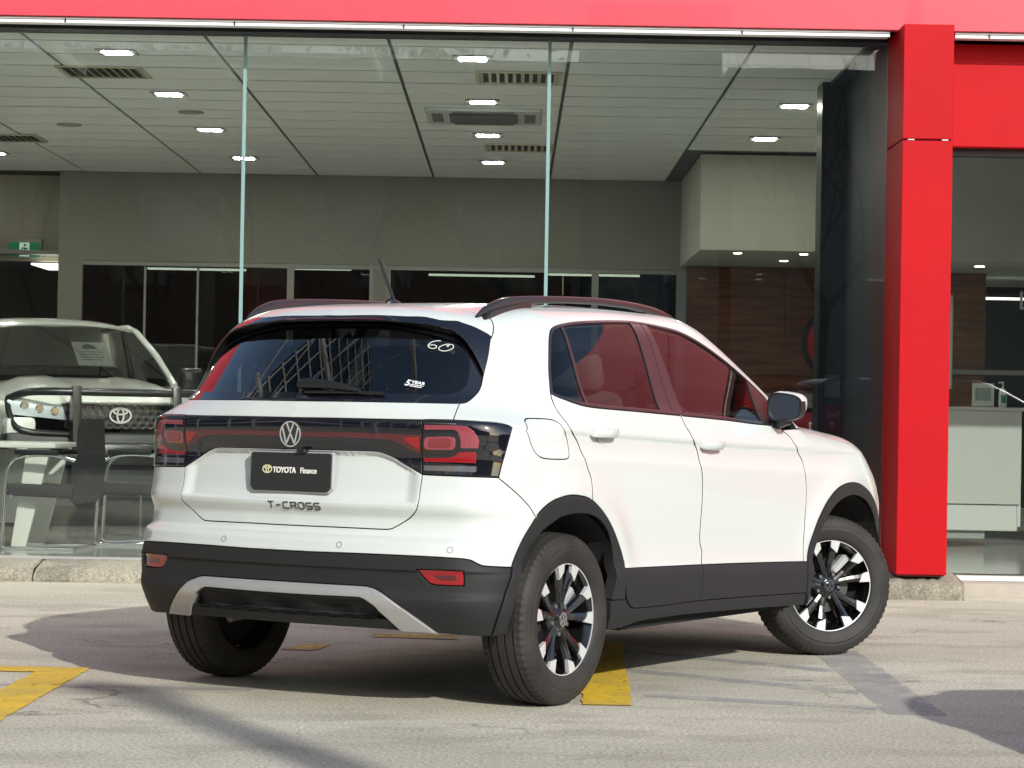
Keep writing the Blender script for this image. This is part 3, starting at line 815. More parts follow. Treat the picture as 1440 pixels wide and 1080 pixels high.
def pdist(P, poly, closed=True):
    a = poly if closed else poly[:-1]; b = np.roll(poly, -1, 0) if closed else poly[1:]
    d = np.full(len(P), 1e9)
    for p, q in zip(a, b):
        e = q - p; L = max(e @ e, 1e-12)
        t = np.clip(((P - p) @ e)/L, 0, 1)
        d = np.minimum(d, np.linalg.norm(P - p - t[:, None]*e, axis=1))
    return d

def clip(poly, p, q, keep_left=True):
    """keep the part of a polygon on one side of the line p-q"""
    p = np.array(p); q = np.array(q); e = q - p; s = 1 if keep_left else -1
    f = lambda a: s*(e[0]*(a[1]-p[1]) - e[1]*(a[0]-p[0]))
    out = []
    for i in range(len(poly)):
        a, b = poly[i], poly[(i+1) % len(poly)]; fa, fb = f(a), f(b)
        if fa >= 0: out.append(a)
        if fa*fb < 0: out.append(a + (b - a)*fa/(fa - fb))
    return np.array(out)

def panel(name, poly, m, parent, chart=chart_s, off=0.0, depth=.018, gap=.0021, step=.022, bev=.0022, holes=(), lip=.006,
          mirror=True, disp=None, extra=None, fitn=False):
    seal = 1 if (lip and m is WHITE) else 0
    poly = np.array(poly, float)
    if area(poly) < 0: poly = poly[::-1]
    bs = min(step*.6, .014)
    loops = [resample(inset(resample(poly, bs), gap), 1.0)]
    for h in holes:
        h = np.array(h, float)
        if area(h) > 0: h = h[::-1]
        loops.append(inset(resample(h, bs), gap))
    pts = []; fix = []
    rings = []
    for L in loops:
        rings.append((len(pts), len(L))); pts += list(L)
    inner = [inset(L, bev) for L in loops] if bev else []
    for L in inner: pts += list(L)
    lo = loops[0].min(0); hi = loops[0].max(0)
    gx = np.arange(lo[0] + step/2, hi[0], step); gy = np.arange(lo[1] + step/2, hi[1], step*.87)
    G = np.array([(x + (step/2 if j % 2 else 0), y) for j, y in enumerate(gy) for x in gx])
    if extra is not None:
        ex = np.concatenate([np.array(e, float) for e in extra]); 
        dd = np.sqrt(((G[:, None, :] - ex[None])**2).sum(2)).min(1) if len(G) else None
        G = np.concatenate([G[dd > step*.35], ex]) if len(G) else ex
    if len(G):
        ok = inside(G, loops[0])
        for L in loops[1:]: ok &= ~inside(G, L)
        G = G[ok]
        if len(G):
            d = np.min([pdist(G, L) for L in loops], axis=0)
            G = G[d > max(.45*step if extra is None else bev*1.8, bev*1.8)]
        pts += list(G)
    pts = np.array(pts)
    cons = [[s + k for k in range(n)] for s, n in rings]
    res = delaunay_2d_cdt([Vector(p) for p in pts], [], cons, 1, 1e-7)
    q2 = np.array([tuple(v) for v in res[0]]); T = np.array([f for f in res[2] if len(f) == 3])
    c = q2[T].mean(1); ok = inside(c, loops[0])
    for L in loops[1:]: ok &= ~inside(c, L)
    T = T[ok]
    # map to 3D
    def M(a, b):
        P = chart(a, b)
        return disp(P, a, b) if disp else P
    e = 1.2e-3
    P0 = M(q2[:, 0], q2[:, 1])
    ta = M(q2[:, 0] + e, q2[:, 1]) - M(q2[:, 0] - e, q2[:, 1]); tb = M(q2[:, 0], q2[:, 1] + e) - M(q2[:, 0], q2[:, 1] - e)
    N = np.cross(ta, tb); N /= np.maximum(np.linalg.norm(N, axis=1, keepdims=True), 1e-12)
    B = bnormal(chart(q2[:, 0], q2[:, 1]))
    sg = np.sign((N*B).sum(1)); sg[sg == 0] = 1; N *= sg[:, None]
    if fitn:   # very smooth sheet: normals follow a low-order fit so that reflections stay calm
        a_, b_ = q2[:, 0] - q2[:, 0].mean(), q2[:, 1] - q2[:, 1].mean()
        A_ = np.stack([np.ones_like(a_), a_, b_] if fitn == 1 and fitn is not True else [np.ones_like(a_), a_, b_, a_*b_, a_*a_, b_*b_], 1)
        N = A_ @ np.linalg.lstsq(A_, N, rcond=None)[0]; N /= np.linalg.norm(N, axis=1, keepdims=True)
    P = P0 + N*off
    # orient triangles to the outside
    tn = np.cross(P[T[:, 1]] - P[T[:, 0]], P[T[:, 2]] - P[T[:, 0]])
    fl = (tn*N[T[:, 0]]).sum(1) < 0
    T[fl] = T[fl][:, ::-1]
    # find boundary loops again in the output
    key = {}
    for i, p in enumerate(q2): key[(round(p[0]*2e4), round(p[1]*2e4))] = i
    def find(p):
        k = (round(p[0]*2e4), round(p[1]*2e4))
        if k in key: return key[k]
        return int(np.argmin(((q2 - p)**2).sum(1)))
    V = [P]; LN = [N]; F = [tuple(t) for t in T]; MI = [0]*len(T); base = len(P)
    for L in loops:
        idx = [find(p) for p in L]; n = len(idx)
        Pi = P[idx]; Ni = N[idx]
        tg = np.roll(Pi, -1, 0) - np.roll(Pi, 1, 0)
        od = np.cross(tg, Ni); od /= np.maximum(np.linalg.norm(od, axis=1, keepdims=True), 1e-9)
        # 'od' should point away from the panel
        Lc = L + (inset(L, -1e-3) - L)
        w = M(Lc[:, 0], Lc[:, 1]) - M(L[:, 0], L[:, 1])
        if (w*od).sum() < 0: od = -od
        if bev:
            Nb = Ni + od*.9; Nb /= np.linalg.norm(Nb, axis=1, keepdims=True)
            LN[0][idx] = Nb
            V[0][idx] = Pi - Ni*bev*.5
            Pi = V[0][idx]
        if depth:
            A = Pi; Bq = Pi - Ni*depth; Cq = Bq + od*(lip + gap*2) if lip else None
            b = base
            V += [A, Bq]; LN += [od, od]; base += 2*n
            for i in range(n):
                j = (i+1) % n
                F.append((b+i, b+j, b+n+j, b+n+i)); MI.append(seal)
            if lip:
                V += [Bq, Cq]; LN += [Ni, Ni]; base += 2*n; b2 = b + 2*n
                for i in range(n):
                    j = (i+1) % n
                    F.append((b2+i, b2+j, b2+n+j, b2+n+i)); MI.append(1)
    V = np.concatenate(V); LN = np.concatenate(LN)
    objs = []
    for side in ((1, -1) if mirror else (1,)):
        Vs = V*np.array([1, side, 1]); Ls = LN*np.array([1, side, 1])
        Fs = F if side == 1 else [f[::-1] for f in F]
        # make sure flange faces face the same way as their normals
        F2 = []
        for f, mi_ in zip(Fs, MI):
            if len(f) == 4:
                a, b_, c_ = Vs[f[0]], Vs[f[1]], Vs[f[2]]
                if np.cross(b_ - a, c_ - b_) @ (Ls[f[0]]) < 0: f = f[::-1]
            F2.append(f)
        o = mesh(name, Vs, F2, [m, mat('panel_seal', (.012, .012, .012), .8)], parent, True, MI)
        me = o.data
        li = np.zeros(len(me.loops), np.int32); me.loops.foreach_get('vertex_index', li)
        me.normals_split_custom_set([tuple(Ls[i]) for i in li])
        objs.append(o)
    return objs

def put(u, v, off=0.0):
    """frame on the body at chart point: origin, right-hand tangent (along +u), up tangent, normal"""
    P = chart_s(np.array([u]), np.array([v]))[0]; N = bnormal(P[None])[0]
    P = P + N*off
    Nv = Vector(N); upv = Vector((0, 0, 1)); a = upv.cross(Nv).normalized(); b = Nv.cross(a).normalized()
    return Vector(P), a, b, Nv

def vz(u, z):
    """chart v for a given height"""
    ox = XR if u < U1 else (XF if u > U2 else XR + (u - U1))
    if z <= float(_z0(ox)) - .001: return z - 1.15
    lo, hi = -1.1, 1.1
    for _ in range(16):
        m = .5*(lo + hi)
        if chart_s(np.array([u]), np.array([m]))[0][2] > z: hi = m
        else: lo = m
    return .5*(lo + hi)
def UZ(pts): return [(u, vz(u, z)) for u, z in pts]
def XZ(pts): return [(U1 + x - XR, vz(U1 + x - XR, z)) for x, z in pts]
def XQ(pts):
    """side-chart coordinates of top points given as (x, q)"""
    out = []
    for x, q in pts:
        z = float(chart_top(np.array([x]), np.array([-q]))[0][2]); z0 = float(_z0(x)); rad = q - QC
        v = .45*math.atan2(z - z0, rad) if rad > 0 else VF - rad
        out.append((U1 + x - XR, v - 1.15 + z0))
    return out

# ================= the white car =================
# car frame: x forward from the rear axle, y to its left, z up
CV_RAW = {
 'win_top': [(1.3314, 0.0345), (1.346, 0.083), (1.3599, 0.1402), (1.3834, 0.2184), (1.4131, 0.2944), (1.441, 0.3402), (1.4707, 0.3674), (1.5179, 0.3852), (1.6028, 0.4035), (1.7351, 0.423), (1.9276, 0.4397), (2.123, 0.4516), (2.2551, 0.4524), (2.373, 0.4435), (2.5425, 0.4209), (2.6693, 0.383), (2.7569, 0.35), (2.8561, 0.3039), (2.9695, 0.242), (3.0708, 0.1739), (3.1715, 0.0967), (3.2229, 0.0403), (3.219, -0.0109), (3.1414, -0.0831)],
 'win_bot': [(1.3314, 0.0345), (1.3723, 0.0149), (1.4419, -0.0052), (1.53, -0.0186), (1.6518, -0.0254), (1.8287, -0.0309), (2.0103, -0.0371), (2.2478, -0.0457), (2.4508, -0.053), (2.7157, -0.0634), (2.9606, -0.0764), (3.1414, -0.0831)],
 'cut_rear': [(1.3314, 0.0345), (1.3227, -0.01), (1.3305, -0.0486), (1.3505, -0.0828), (1.368, -0.1138), (1.4172, -0.1487), (1.4476, -0.1872), (1.4906, -0.2548), (1.5143, -0.292), (1.5171, -0.3272), (1.5174, -0.3718)],
 'cut_mid': [(2.3006, -0.0484), (2.3099, -0.0817), (2.3323, -0.1172), (2.3515, -0.1511), (2.397, -0.1903), (2.4195, -0.2516), (2.4376, -0.2982), (2.446, -0.3573), (2.448, -0.4236), (2.4456, -0.5096), (2.4487, -0.5587), (2.4591, -0.5877), (2.4705, -0.6146), (2.459, -0.6651)],
 'cut_mid2': [(2.459, -0.6651), (2.4238, -0.7231), (2.426, -0.7852), (2.4172, -0.7971), (2.3983, -0.8098)],
 'cut_front': [(3.1414, -0.0831), (3.2067, -0.0983), (3.2618, -0.1138), (3.3021, -0.1356), (3.3199, -0.1591), (3.3576, -0.1934), (3.4189, -0.2415), (3.4365, -0.2948), (3.4568, -0.3484), (3.4649, -0.4071), (3.462, -0.4711), (3.4563, -0.5349), (3.4517, -0.6067), (3.4544, -0.6942)],
 'clad_top': [(1.7863, -0.6497), (2.1221, -0.6575), (2.459, -0.6651), (2.8379, -0.675), (3.4544, -0.6942), (3.4903, -0.6954)],
 'door_bot': [(1.779, -0.7117), (1.7965, -0.7669), (1.8255, -0.7945), (1.861, -0.8078), (1.9456, -0.8108), (2.1103, -0.8121), (2.3983, -0.8098), (2.8113, -0.8167), (3.1018, -0.8237), (3.455, -0.8327)],
 'sill_bot': [(1.7046, -0.8875), (1.7612, -0.888), (1.8347, -0.8818), (1.9539, -0.8672), (2.1176, -0.865), (2.3007, -0.8631), (2.709, -0.8696), (2.9715, -0.8754), (3.3447, -0.8864), (3.4514, -0.8901)],
 'archR_out': [(0.9714, -0.61), (0.9989, -0.5642), (1.0409, -0.5095), (1.0941, -0.4562), (1.1473, -0.4103), (1.2219, -0.3751), (1.3239, -0.3564), (1.4109, -0.3573), (1.5027, -0.3729), (1.6006, -0.4208), (1.6782, -0.48), (1.7474, -0.5573), (1.7884, -0.6235), (1.7863, -0.6497), (1.7783, -0.7111), (1.7761, -0.7694)],
 'archR_low': [(0.9714, -0.61), (0.9348, -0.7081), (0.9132, -0.7837), (0.9056, -0.8599)],
 'archR_in': [(1.1847, -0.4789), (1.2379, -0.4511), (1.3068, -0.4344), (1.4204, -0.4296), (1.5367, -0.4547), (1.6399, -0.516), (1.7064, -0.6011), (1.6872, -0.6708), (1.6733, -0.7278), (1.6474, -0.7622)],
 'archF_out': [(3.4489, -0.8323), (3.4528, -0.7256), (3.4903, -0.6954), (3.5107, -0.6504), (3.5269, -0.5736), (3.5769, -0.4974), (3.6592, -0.4213), (3.7668, -0.3692), (3.8996, -0.3476), (4.0247, -0.3569), (4.145, -0.4072), (4.2614, -0.4913)],
 'archF_in': [(3.4723, -0.89), (3.4863, -0.8183), (3.5126, -0.7283), (3.5971, -0.6298), (3.638, -0.5467), (3.7219, -0.4741), (3.8086, -0.4326), (3.9277, -0.4126), (4.0535, -0.4256), (4.1754, -0.4817), (4.2787, -0.5582)],
 'bump_seam': [(0.9242, -0.2903), (0.9692, -0.3198), (1.032, -0.3591), (1.0739, -0.3875), (1.1086, -0.4213), (1.1206, -0.4333)],
 'wb_line': [(0.1277, -0.5741), (0.2676, -0.5723), (0.3998, -0.5714), (0.5985, -0.5724), (0.7192, -0.5747), (0.7709, -0.5773), (0.8012, -0.5821), (0.8231, -0.592), (0.8499, -0.602), (0.9065, -0.6061), (0.9714, -0.61)],
 'lamp_top': [(0.5865, -0.08), (0.6244, -0.0787), (0.7313, -0.0788), (0.8321, -0.0812), (0.909, -0.084), (0.9555, -0.0898), (0.9756, -0.0957), (0.9846, -0.1028)],
 'lamp_side': [(0.9846, -0.1028), (0.9713, -0.1305), (0.959, -0.1676), (0.9463, -0.2038), (0.9323, -0.2477), (0.9212, -0.2856)],
 'lamp_bot': [(0.9212, -0.2862), (0.8594, -0.2844), (0.7749, -0.283), (0.6817, -0.2818), (0.5909, -0.2804)],
 'lamp_in': [(0.5865, -0.08), (0.5885, -0.1369), (0.5851, -0.2095), (0.5909, -0.2804)],
 'lens': [(0.5958, -0.0993), (0.7103, -0.0984), (0.79, -0.1002), (0.8137, -0.1153), (0.831, -0.1356), (0.8451, -0.156), (0.8518, -0.192), (0.8463, -0.223), (0.8392, -0.248), (0.7752, -0.2474), (0.6803, -0.2453), (0.5975, -0.2429)],
 'band_top': [(0.0059, -0.0815), (0.1284, -0.0809), (0.2368, -0.0808), (0.3426, -0.0809), (0.4484, -0.081), (0.5852, -0.0805)],
 'band_bot': [(0.0615, -0.1994), (0.2001, -0.1995), (0.3423, -0.1998), (0.3841, -0.2028), (0.4203, -0.2137), (0.4803, -0.2392), (0.5825, -0.2762), (0.5898, -0.2799)],
 'gate_low': [(0.5898, -0.2799), (0.5875, -0.305), (0.584, -0.3334), (0.5819, -0.3693), (0.5787, -0.3924), (0.5684, -0.4135), (0.5351, -0.438), (0.5005, -0.4545), (0.4612, -0.4718), (0.4279, -0.4832), (0.3234, -0.4835), (0.1907, -0.4832), (0.0744, -0.4836)],
 'glass_bot': [(0.0741, -0.0175), (0.1995, -0.017), (0.3715, -0.0172), (0.5798, -0.0173), (0.7489, -0.0179), (0.7911, -0.0164), (0.8217, -0.0116), (0.8604, 0.0023), (0.8902, 0.0236), (0.9212, 0.051), (0.9505, 0.0935)],
 'gate_up': [(0.776, -0.0176), (0.7526, -0.0442), (0.7322, -0.0785)],
 'fin_out': [(0.9505, 0.0935), (0.9883, 0.1803), (1.0352, 0.263), (1.1035, 0.3535), (1.1675, 0.4096)],
 'fin_in': [(0.9831, 0.1779), (0.9612, 0.2593), (0.9243, 0.3571), (0.8859, 0.4215), (0.8449, 0.4606), (0.7795, 0.4953), (0.6466, 0.521), (0.4503, 0.5184), (0.402, 0.503), (0.2634, 0.4666), (0.1419, 0.4525), (0.0463, 0.4468)],
 'spoil_edge': [(1.1675, 0.4096), (1.1533, 0.4556), (1.085, 0.5165), (0.9774, 0.5606), (0.8192, 0.5908), (0.4284, 0.5679), (0.332, 0.5283), (0.2476, 0.5069), (0.1256, 0.4915), (0.0306, 0.4834)],
 'spoil_cut': [(1.1675, 0.4096), (1.1915, 0.44), (1.2143, 0.4744), (1.2329, 0.511), (1.2465, 0.5469)],
 'fuel': [(1.094, -0.079), (1.1142, -0.0711), (1.1395, -0.0683), (1.1921, -0.0682), (1.2422, -0.0698), (1.2757, -0.0742), (1.3001, -0.0864), (1.3127, -0.106), (1.3455, -0.1434), (1.3585, -0.1834), (1.3546, -0.2073), (1.3344, -0.2184), (1.2852, -0.2202), (1.1979, -0.2178), (1.1561, -0.2116), (1.1235, -0.1959), (1.0962, -0.162), (1.0688, -0.1152)],
 'refl': [(0.5915, -0.6208), (0.6662, -0.6203), (0.7458, -0.6207), (0.7755, -0.6222), (0.7798, -0.6476), (0.7796, -0.675), (0.7266, -0.6763), (0.6753, -0.6755), (0.6485, -0.6713), (0.6187, -0.6467)],
 'silver_out': [(0.0945, -0.6893), (0.3661, -0.6898), (0.3944, -0.6929), (0.4188, -0.6998), (0.4654, -0.7208), (0.5821, -0.7929), (0.6814, -0.8536)],
 'silver_in': [(0.5019, -0.8529), (0.4311, -0.7832), (0.4167, -0.7626), (0.3947, -0.7476), (0.3744, -0.7369), (0.349, -0.7318), (0.0994, -0.7335)],
 'bump_low': [(0.0864, -0.8502), (0.3637, -0.8503), (0.5034, -0.8529), (0.6843, -0.8546), (0.8444, -0.8621), (0.9061, -0.8613)],
 'bon_edge': [(3.2144, -0.1045), (3.4386, -0.1093), (3.6825, -0.1195), (3.79, -0.1343), (3.8591, -0.1724), (3.9473, -0.2235), (4.0145, -0.2615)],
 'headlamp': [(4.1554, -0.2166), (4.1268, -0.2694), (4.1763, -0.3003), (4.2389, -0.3273)],
 'div_q': [(1.5574, 0.3757), (1.5466, -0.013)],
 'bp_l': [(2.1565, 0.4247), (2.1369, 0.3157), (2.1359, 0.2069), (2.1403, 0.0791), (2.1366, -0.0285)],
 'bp_m': [(2.242, 0.441), (2.2165, 0.3161), (2.2244, 0.1863), (2.2451, 0.0661), (2.2422, -0.036)],
 'bp_r': [(2.2926, 0.421), (2.2844, 0.3158), (2.302, 0.2057), (2.3281, 0.0963), (2.3473, -0.0146), (2.3345, -0.0467)],
 'mir_tri': [(3.0661, 0.1349), (3.0806, 0.0162), (3.0606, -0.0743)],
 'sensor1': [(0.2684, -0.5434)],
 'sensor2': [(0.7262, -0.5475)],
 'hand_r': [(1.6014, -0.1184)],
 'hand_f': [(2.5041, -0.163)],
 'badge': [(-0.0121, -0.1446)],
 'plate': [(-0.1876, -0.2157), (0.1989, -0.2116), (0.1939, -0.3588), (-0.1836, -0.3606)],
 'sixty': [(0.4263, 0.3727), (0.6266, 0.4014)],
 'five': [(0.4035, 0.0812), (0.4892, 0.0891)],
 'wiper': [(-0.0107, 0.0468), (0.0407, 0.0033), (0.274, 0.0073), (0.2704, 0.0224), (0.3561, 0.0094)],
 'crease_up': [(0.9887, -0.1066), (1.3625, -0.1112), (1.7122, -0.1208), (2.3356, -0.1453), (2.6262, -0.1652), (3.0867, -0.1941), (3.5833, -0.2185)],
 'lensC': [(0.6004, -0.0992), (0.7512, -0.0991), (0.7899, -0.1011), (0.8138, -0.1161), (0.832, -0.1373), (0.8391, -0.1535), (0.8369, -0.1801), (0.7683, -0.1804), (0.7662, -0.1504), (0.7542, -0.1214), (0.7365, -0.1144), (0.6008, -0.1164)],
 'lensB': [(0.5961, -0.2179), (0.6267, -0.2196), (0.7236, -0.2157), (0.7445, -0.2089), (0.7617, -0.1957), (0.7931, -0.1929), (0.8271, -0.1945), (0.8325, -0.2052), (0.83, -0.2344), (0.5967, -0.233)],
 'lensI': [(0.5994, -0.1509), (0.613, -0.1434), (0.7216, -0.1391), (0.7413, -0.1444), (0.746, -0.155), (0.7457, -0.1765), (0.7333, -0.1875), (0.6093, -0.1883), (0.5977, -0.179)],
 'lensW': [(0.5977, -0.2472), (0.8313, -0.2459), (0.8299, -0.2673), (0.5994, -0.2661)],
 'bar_top': [(0.007, -0.133), (0.237, -0.1312), (0.4033, -0.1333), (0.5812, -0.1357)],
 'bar_bot': [(0.0069, -0.1509), (0.2368, -0.1509), (0.4032, -0.1541), (0.4377, -0.1586), (0.5789, -0.2057)],
 'wip_arm': [(-0.0096, 0.0429), (0.009, 0.056), (0.118, 0.0467), (0.2342, 0.0354), (0.2729, 0.0161), (0.2605, 0.0076), (0.0448, 0.0039)]}
CV = {k: (spl(v) if len(v) > 2 else np.array(v, float)) for k, v in CV_RAW.items()}

WHITE = mat('white_paint', (.580, .620, .602), .28, coat=.6, spec=.5)
CLAD = mat('grained_plastic', (.019, .020, .021), .56, spec=.3, bump=.5, bscale=900)
GLOSSB = mat('gloss_black', (.006, .006, .009), .06, coat=1.0)
SATINB = mat('satin_black', (.012, .012, .013), .38)
SILVER = mat('silver_plastic', (.50, .50, .50), .36, metal=.55)
CHROME = mat('chrome', (.82, .83, .85), .08, metal=1.0)
TRIMB = mat('trim_black', (.018, .017, .018), .32, coat=.4)
BLACKHOLE = mat('liner_black', (.010, .010, .010), .95)
RAILB = mat('rail_black', (.022, .020, .021), .33, coat=.3)
REDLENS = ribbed(mat('red_lens', (.27, .003, .007), .22, coat=1.0), 26)
REDDARK = mat('dark_red_lens', (.075, .006, .010), .08, coat=1.0)
PINKLENS = ribbed(mat('pink_lens', (.27, .050, .070), .20, coat=1.0), 20)
CLEARLENS = mat('smoked_lens', (.16, .15, .15), .10, coat=1.0, metal=.5)
CARGLASS = glass_mat('car_glass', (.84, .90, .87), 1.5, refl=.8)
REARGLASS = glass_mat('rear_glass', (.55, .63, .60), 1.5, refl=1.6)
FABRIC = mat('seat_fabric', (.030, .031, .034), .9, noise=.25, nscale=200)
LINING = mat('roof_lining', (.48, .50, .47), .9)
INNER = mat('door_trim', (.035, .035, .037), .7)
PLASTICG = mat('grey_plastic', (.10, .10, .105), .55)

def build_car():
    root = empty('parked_car')
    # --- boundary curves shared by neighbouring panels ---
    dc = lambda n, p=None, q=None: sub(n, p, q)
    C = CV_RAW
    arch_split = C['cut_rear'][-1]; clad_r = C['clad_top'][0]; midtop = C['cut_mid'][0]; midclad = C['clad_top'][2]
    # ditch between roof and side
    ditch = spl(XQ([(-.21, .566), (0, .575), (.4, .585), (.9, .585), (1.2, .590), (1.45, .605), (1.7, .640), (1.9, .678), (2.03, .706)]), 4)
    ditch_xy = spl([(-.21, -.566), (0, -.575), (.4, -.585), (.9, -.585), (1.2, -.590), (1.45, -.605), (1.7, -.640), (1.9, -.678), (2.03, -.706)], 4)

    # rear door and front door skins
    mid_u = dc('cut_mid')
    rdoor = join(dc('cut_rear'), dc('archR_out', arch_split, clad_r), dc('clad_top', clad_r, midclad), mid_u[::-1], dc('win_bot', midtop, C['win_bot'][0]))
    def cline(dz, x0, x1): return np.array([(U1 + x - XR, vz(U1 + x - XR, float(_zc(x)) + dz)) for x in np.arange(x0, x1, .022)])
    cre = [cline(d_, -.5, 2.05) for d_ in (-.055, -.032, -.024, -.016, -.008, -.004, -.0005, .003, .006, .010, .016, .03, -.122, -.114, -.109, -.104, -.098, -.09, -.075, -.15, -.565, -.55, -.54, -.53, -.52, -.51, -.50, -.485)]
    rd = panel('rear_door', rdoor, WHITE, root, gap=.0031, extra=cre)
    fdoor = join(mid_u[::-1], dc('win_bot', midtop, C['win_bot'][-1]), dc('cut_front'), dc('clad_top', C['clad_top'][4], midclad))
    fd = panel('front_door', fdoor, WHITE, root, gap=.0031, extra=cre)
    # lower door cladding
    db = 'door_bot'
    mid2 = dc('cut_mid2')
    p_end = C['door_bot'][-1]
    r_cl = join(dc('clad_top', clad_r, midclad), mid2, dc(db, C[db][6], C[db][0]))
    for o, par in zip(panel('lower_door_cladding', r_cl, CLAD, root, off=.004, depth=.02), rd): o.parent = par
    f_cl = join(dc('clad_top', midclad, C['clad_top'][5]), np.array([C['archF_out'][1], C['archF_out'][0]]), dc(db, p_end, C[db][6]), mid2[::-1])
    for o, par in zip(panel('lower_door_cladding', f_cl, CLAD, root, off=.004, depth=.02), fd): o.parent = par
    # sill
    sill = join(np.array([C['archR_out'][-1]]), dc(db, C[db][1], p_end), dc('sill_bot')[::-1], np.array([(U1 + .215 - XR, .383 - 1.15)]))
    panel('sill_cladding', sill, CLAD, root, off=.000, depth=.03)
    # wheel arch cladding: rear
    inner_r = [(U1 + x - XR, vz(U1 + x - XR, z)) for x, z in
               [(.0, .0), (.215, .383), (.240, .45), (.254, .52), (.235, .590), (.188, .655), (.11, .703), (.02, .722), (-.08, .724), (-.17, .712)]]
    innr2 = UZ([(1.183, .671), (1.125, .627), (1.084, .587), (1.035, .532), (1.000, .47), (.982, .406), (.971, .355), (.968, .300)])
    a_out = dc('archR_out')
    archr = join(dc('archR_low')[::-1], a_out, spl(inner_r[1:], 3), spl(innr2, 3))
    panel('wheel_arch_trim', archr, CLAD, root, off=.008, depth=.045, bev=.004, lip=0)
    # front arch
    fo = [(x, z) for x, z in [(2.031, .455), (2.045, .52), (2.085, .60), (2.138, .665), (2.214, .730), (2.315, .781), (2.43, .803), (2.55, .800), (2.66, .773), (2.76, .722), (2.84, .650), (2.885, .570), (2.91, .48), (2.92, .38)]]
    fi = [(2.86, .36), (2.855, .46), (2.835, .545), (2.795, .618), (2.725, .680), (2.64, .722), (2.55, .742), (2.45, .744), (2.34, .722), (2.247, .674), (2.165, .605), (2.115, .520), (2.065, .42), (2.035, .33), (2.015, .262)]
    fo_c = spl(XZ(fo), 3); fi_c = spl(XZ(fi), 3)
    panel('wheel_arch_trim', join(np.array([C['archF_out'][0], C['archF_out'][1]]), fo_c, fi_c), CLAD, root, off=.008, depth=.045, bev=.004, lip=0)

    # side panel: quarter, pillars and cant rail in one
    bon = spl(XZ([(1.757, 1.045), (1.95, 1.052), (2.15, 1.040), (2.40, 1.012), (2.62, .975), (2.78, .932), (2.87, .890)]), 4)
    hole_w = join(dc('win_top'), dc('win_bot')[::-1])
    quarter = join(
        dc('bump_seam'), dc('archR_out', C['bump_seam'][-1], arch_split), dc('cut_rear')[::-1],
        dc('win_top'), dc('cut_front', C['cut_front'][0], C['cut_front'][1]), np.array([bon[0]]),
        XQ([(1.98, .775), (2.03, .74)]), ditch[::-1],
        dc('spoil_cut')[::-1], dc('fin_out')[::-1], dc('glass_bot', C['glass_bot'][-1], C['gate_up'][0]), dc('gate_up'),
        dc('lamp_top', C['gate_up'][-1], None), dc('lamp_side'))
    qp = panel('side_panel', quarter, WHITE, root, holes=[dc('fuel')], extra=[c_[c_[:, 0] < U1 + .2 - XR] for c_ in cre])
    ff = panel('fuel_flap', dc('fuel'), WHITE, root, mirror=False); ff[0].parent = qp[0]; ff[0]['label'] = 'rounded white fuel filler flap'
    lf = panel('fuel_flap', dc('fuel'), WHITE, root, gap=.0)  # left side is closed metal
    bpy.data.objects.remove(lf[0]); lf[1].name = 'blank_panel'; lf[1].parent = qp[1]
    # fender
    fender = join(np.array([C['cut_front'][1]]), bon, XZ([(2.90, .83), (2.93, .74), (2.90, .66)]), fo_c[::-1][int(len(fo_c)*.32):], dc('cut_front', C['cut_front'][-1], C['cut_front'][1]))
    panel('front_fender', fender, WHITE, root)
    # roof, spoiler, bonnet, windscreen (symmetric, seen from above)
    hdr = [(1.20, -.590), (1.29, -.45), (1.335, -.25), (1.35, 0)]
    i_h = int(np.argmin(np.abs(ditch_xy[:, 0] - 1.2)))
    cut_c = [(-.21, -.566), (-.235, -.40), (-.250, -.2), (-.255, 0)]
    roof = symm(join(spl(cut_c, 4)[::-1], ditch_xy[:i_h+1], spl(hdr, 4)), 1)
    panel('roof', roof, WHITE, root, chart=chart_top, mirror=False, step=.03)
    se = chart_s(CV['spoil_edge'][:, 0], CV['spoil_edge'][:, 1])[:, :2]; se[-1, 1] = 0
    sc_ = chart_s(CV['spoil_cut'][:, 0], CV['spoil_cut'][:, 1])[:, :2]
    spoiler = symm(join(np.array([(se[-1, 0], 0)]), se[::-1][1:], sc_, spl(cut_c, 4)), 1)
    sp = panel('spoiler', spoiler, WHITE, root, chart=chart_top, mirror=False, step=.02, depth=.012)[0]
    ws = symm(join(spl(hdr, 4)[::-1], ditch_xy[i_h:-2], spl([(2.02, -.66), (2.09, -.45), (2.13, -.2), (2.14, 0)], 3)), 1)
    panel('windscreen', ws, CARGLASS, root, chart=chart_top, mirror=False, step=.04, off=-.002, lip=0, depth=0)
    bq = chart_s(bon[:, 0], bon[:, 1])[:, :2]
    bonnet = symm(join(spl([(2.15, 0), (2.14, -.2), (2.10, -.45), (2.04, -.70)], 3), bq[4:], spl([(2.98, -.68), (3.06, -.50), (3.12, -.25), (3.135, 0)], 3)), 1)
    panel('bonnet', bonnet, WHITE, root, chart=chart_top, mirror=False, step=.03)
    cw = symm(join([(2.135, 0), (2.10, -.3), (2.02, -.66), (1.98, -.74), (2.05, -.735), (2.12, -.45), (2.16, 0)]), 1)
    # front end
    uf = U3 + QC
    fl = UZ([(U2 - .10, .89), (U2 - .05, .80), (U2 + .10, .77), (U2 + .45, .76), (U3, .755), (U3 + .1, .79), (U3 - .02, .865), (U2 + .45, .885), (U2 + .15, .895)])
    panel('headlight', fl, CLEARLENS, root, off=.001)
    grille = UZ([(uf, .855), (U3 + .12, .86), (U3 + .11, .79), (U3 + .02, .745), (U2 + .45, .70), (U3, .62), (uf, .60)])
    panel('grille', grille, SATINB, root, off=-.006)
    fbl = [(U2 - .06, .79), (U2 + .10, .76), (U2 + .45, .75), (U3, .745)]
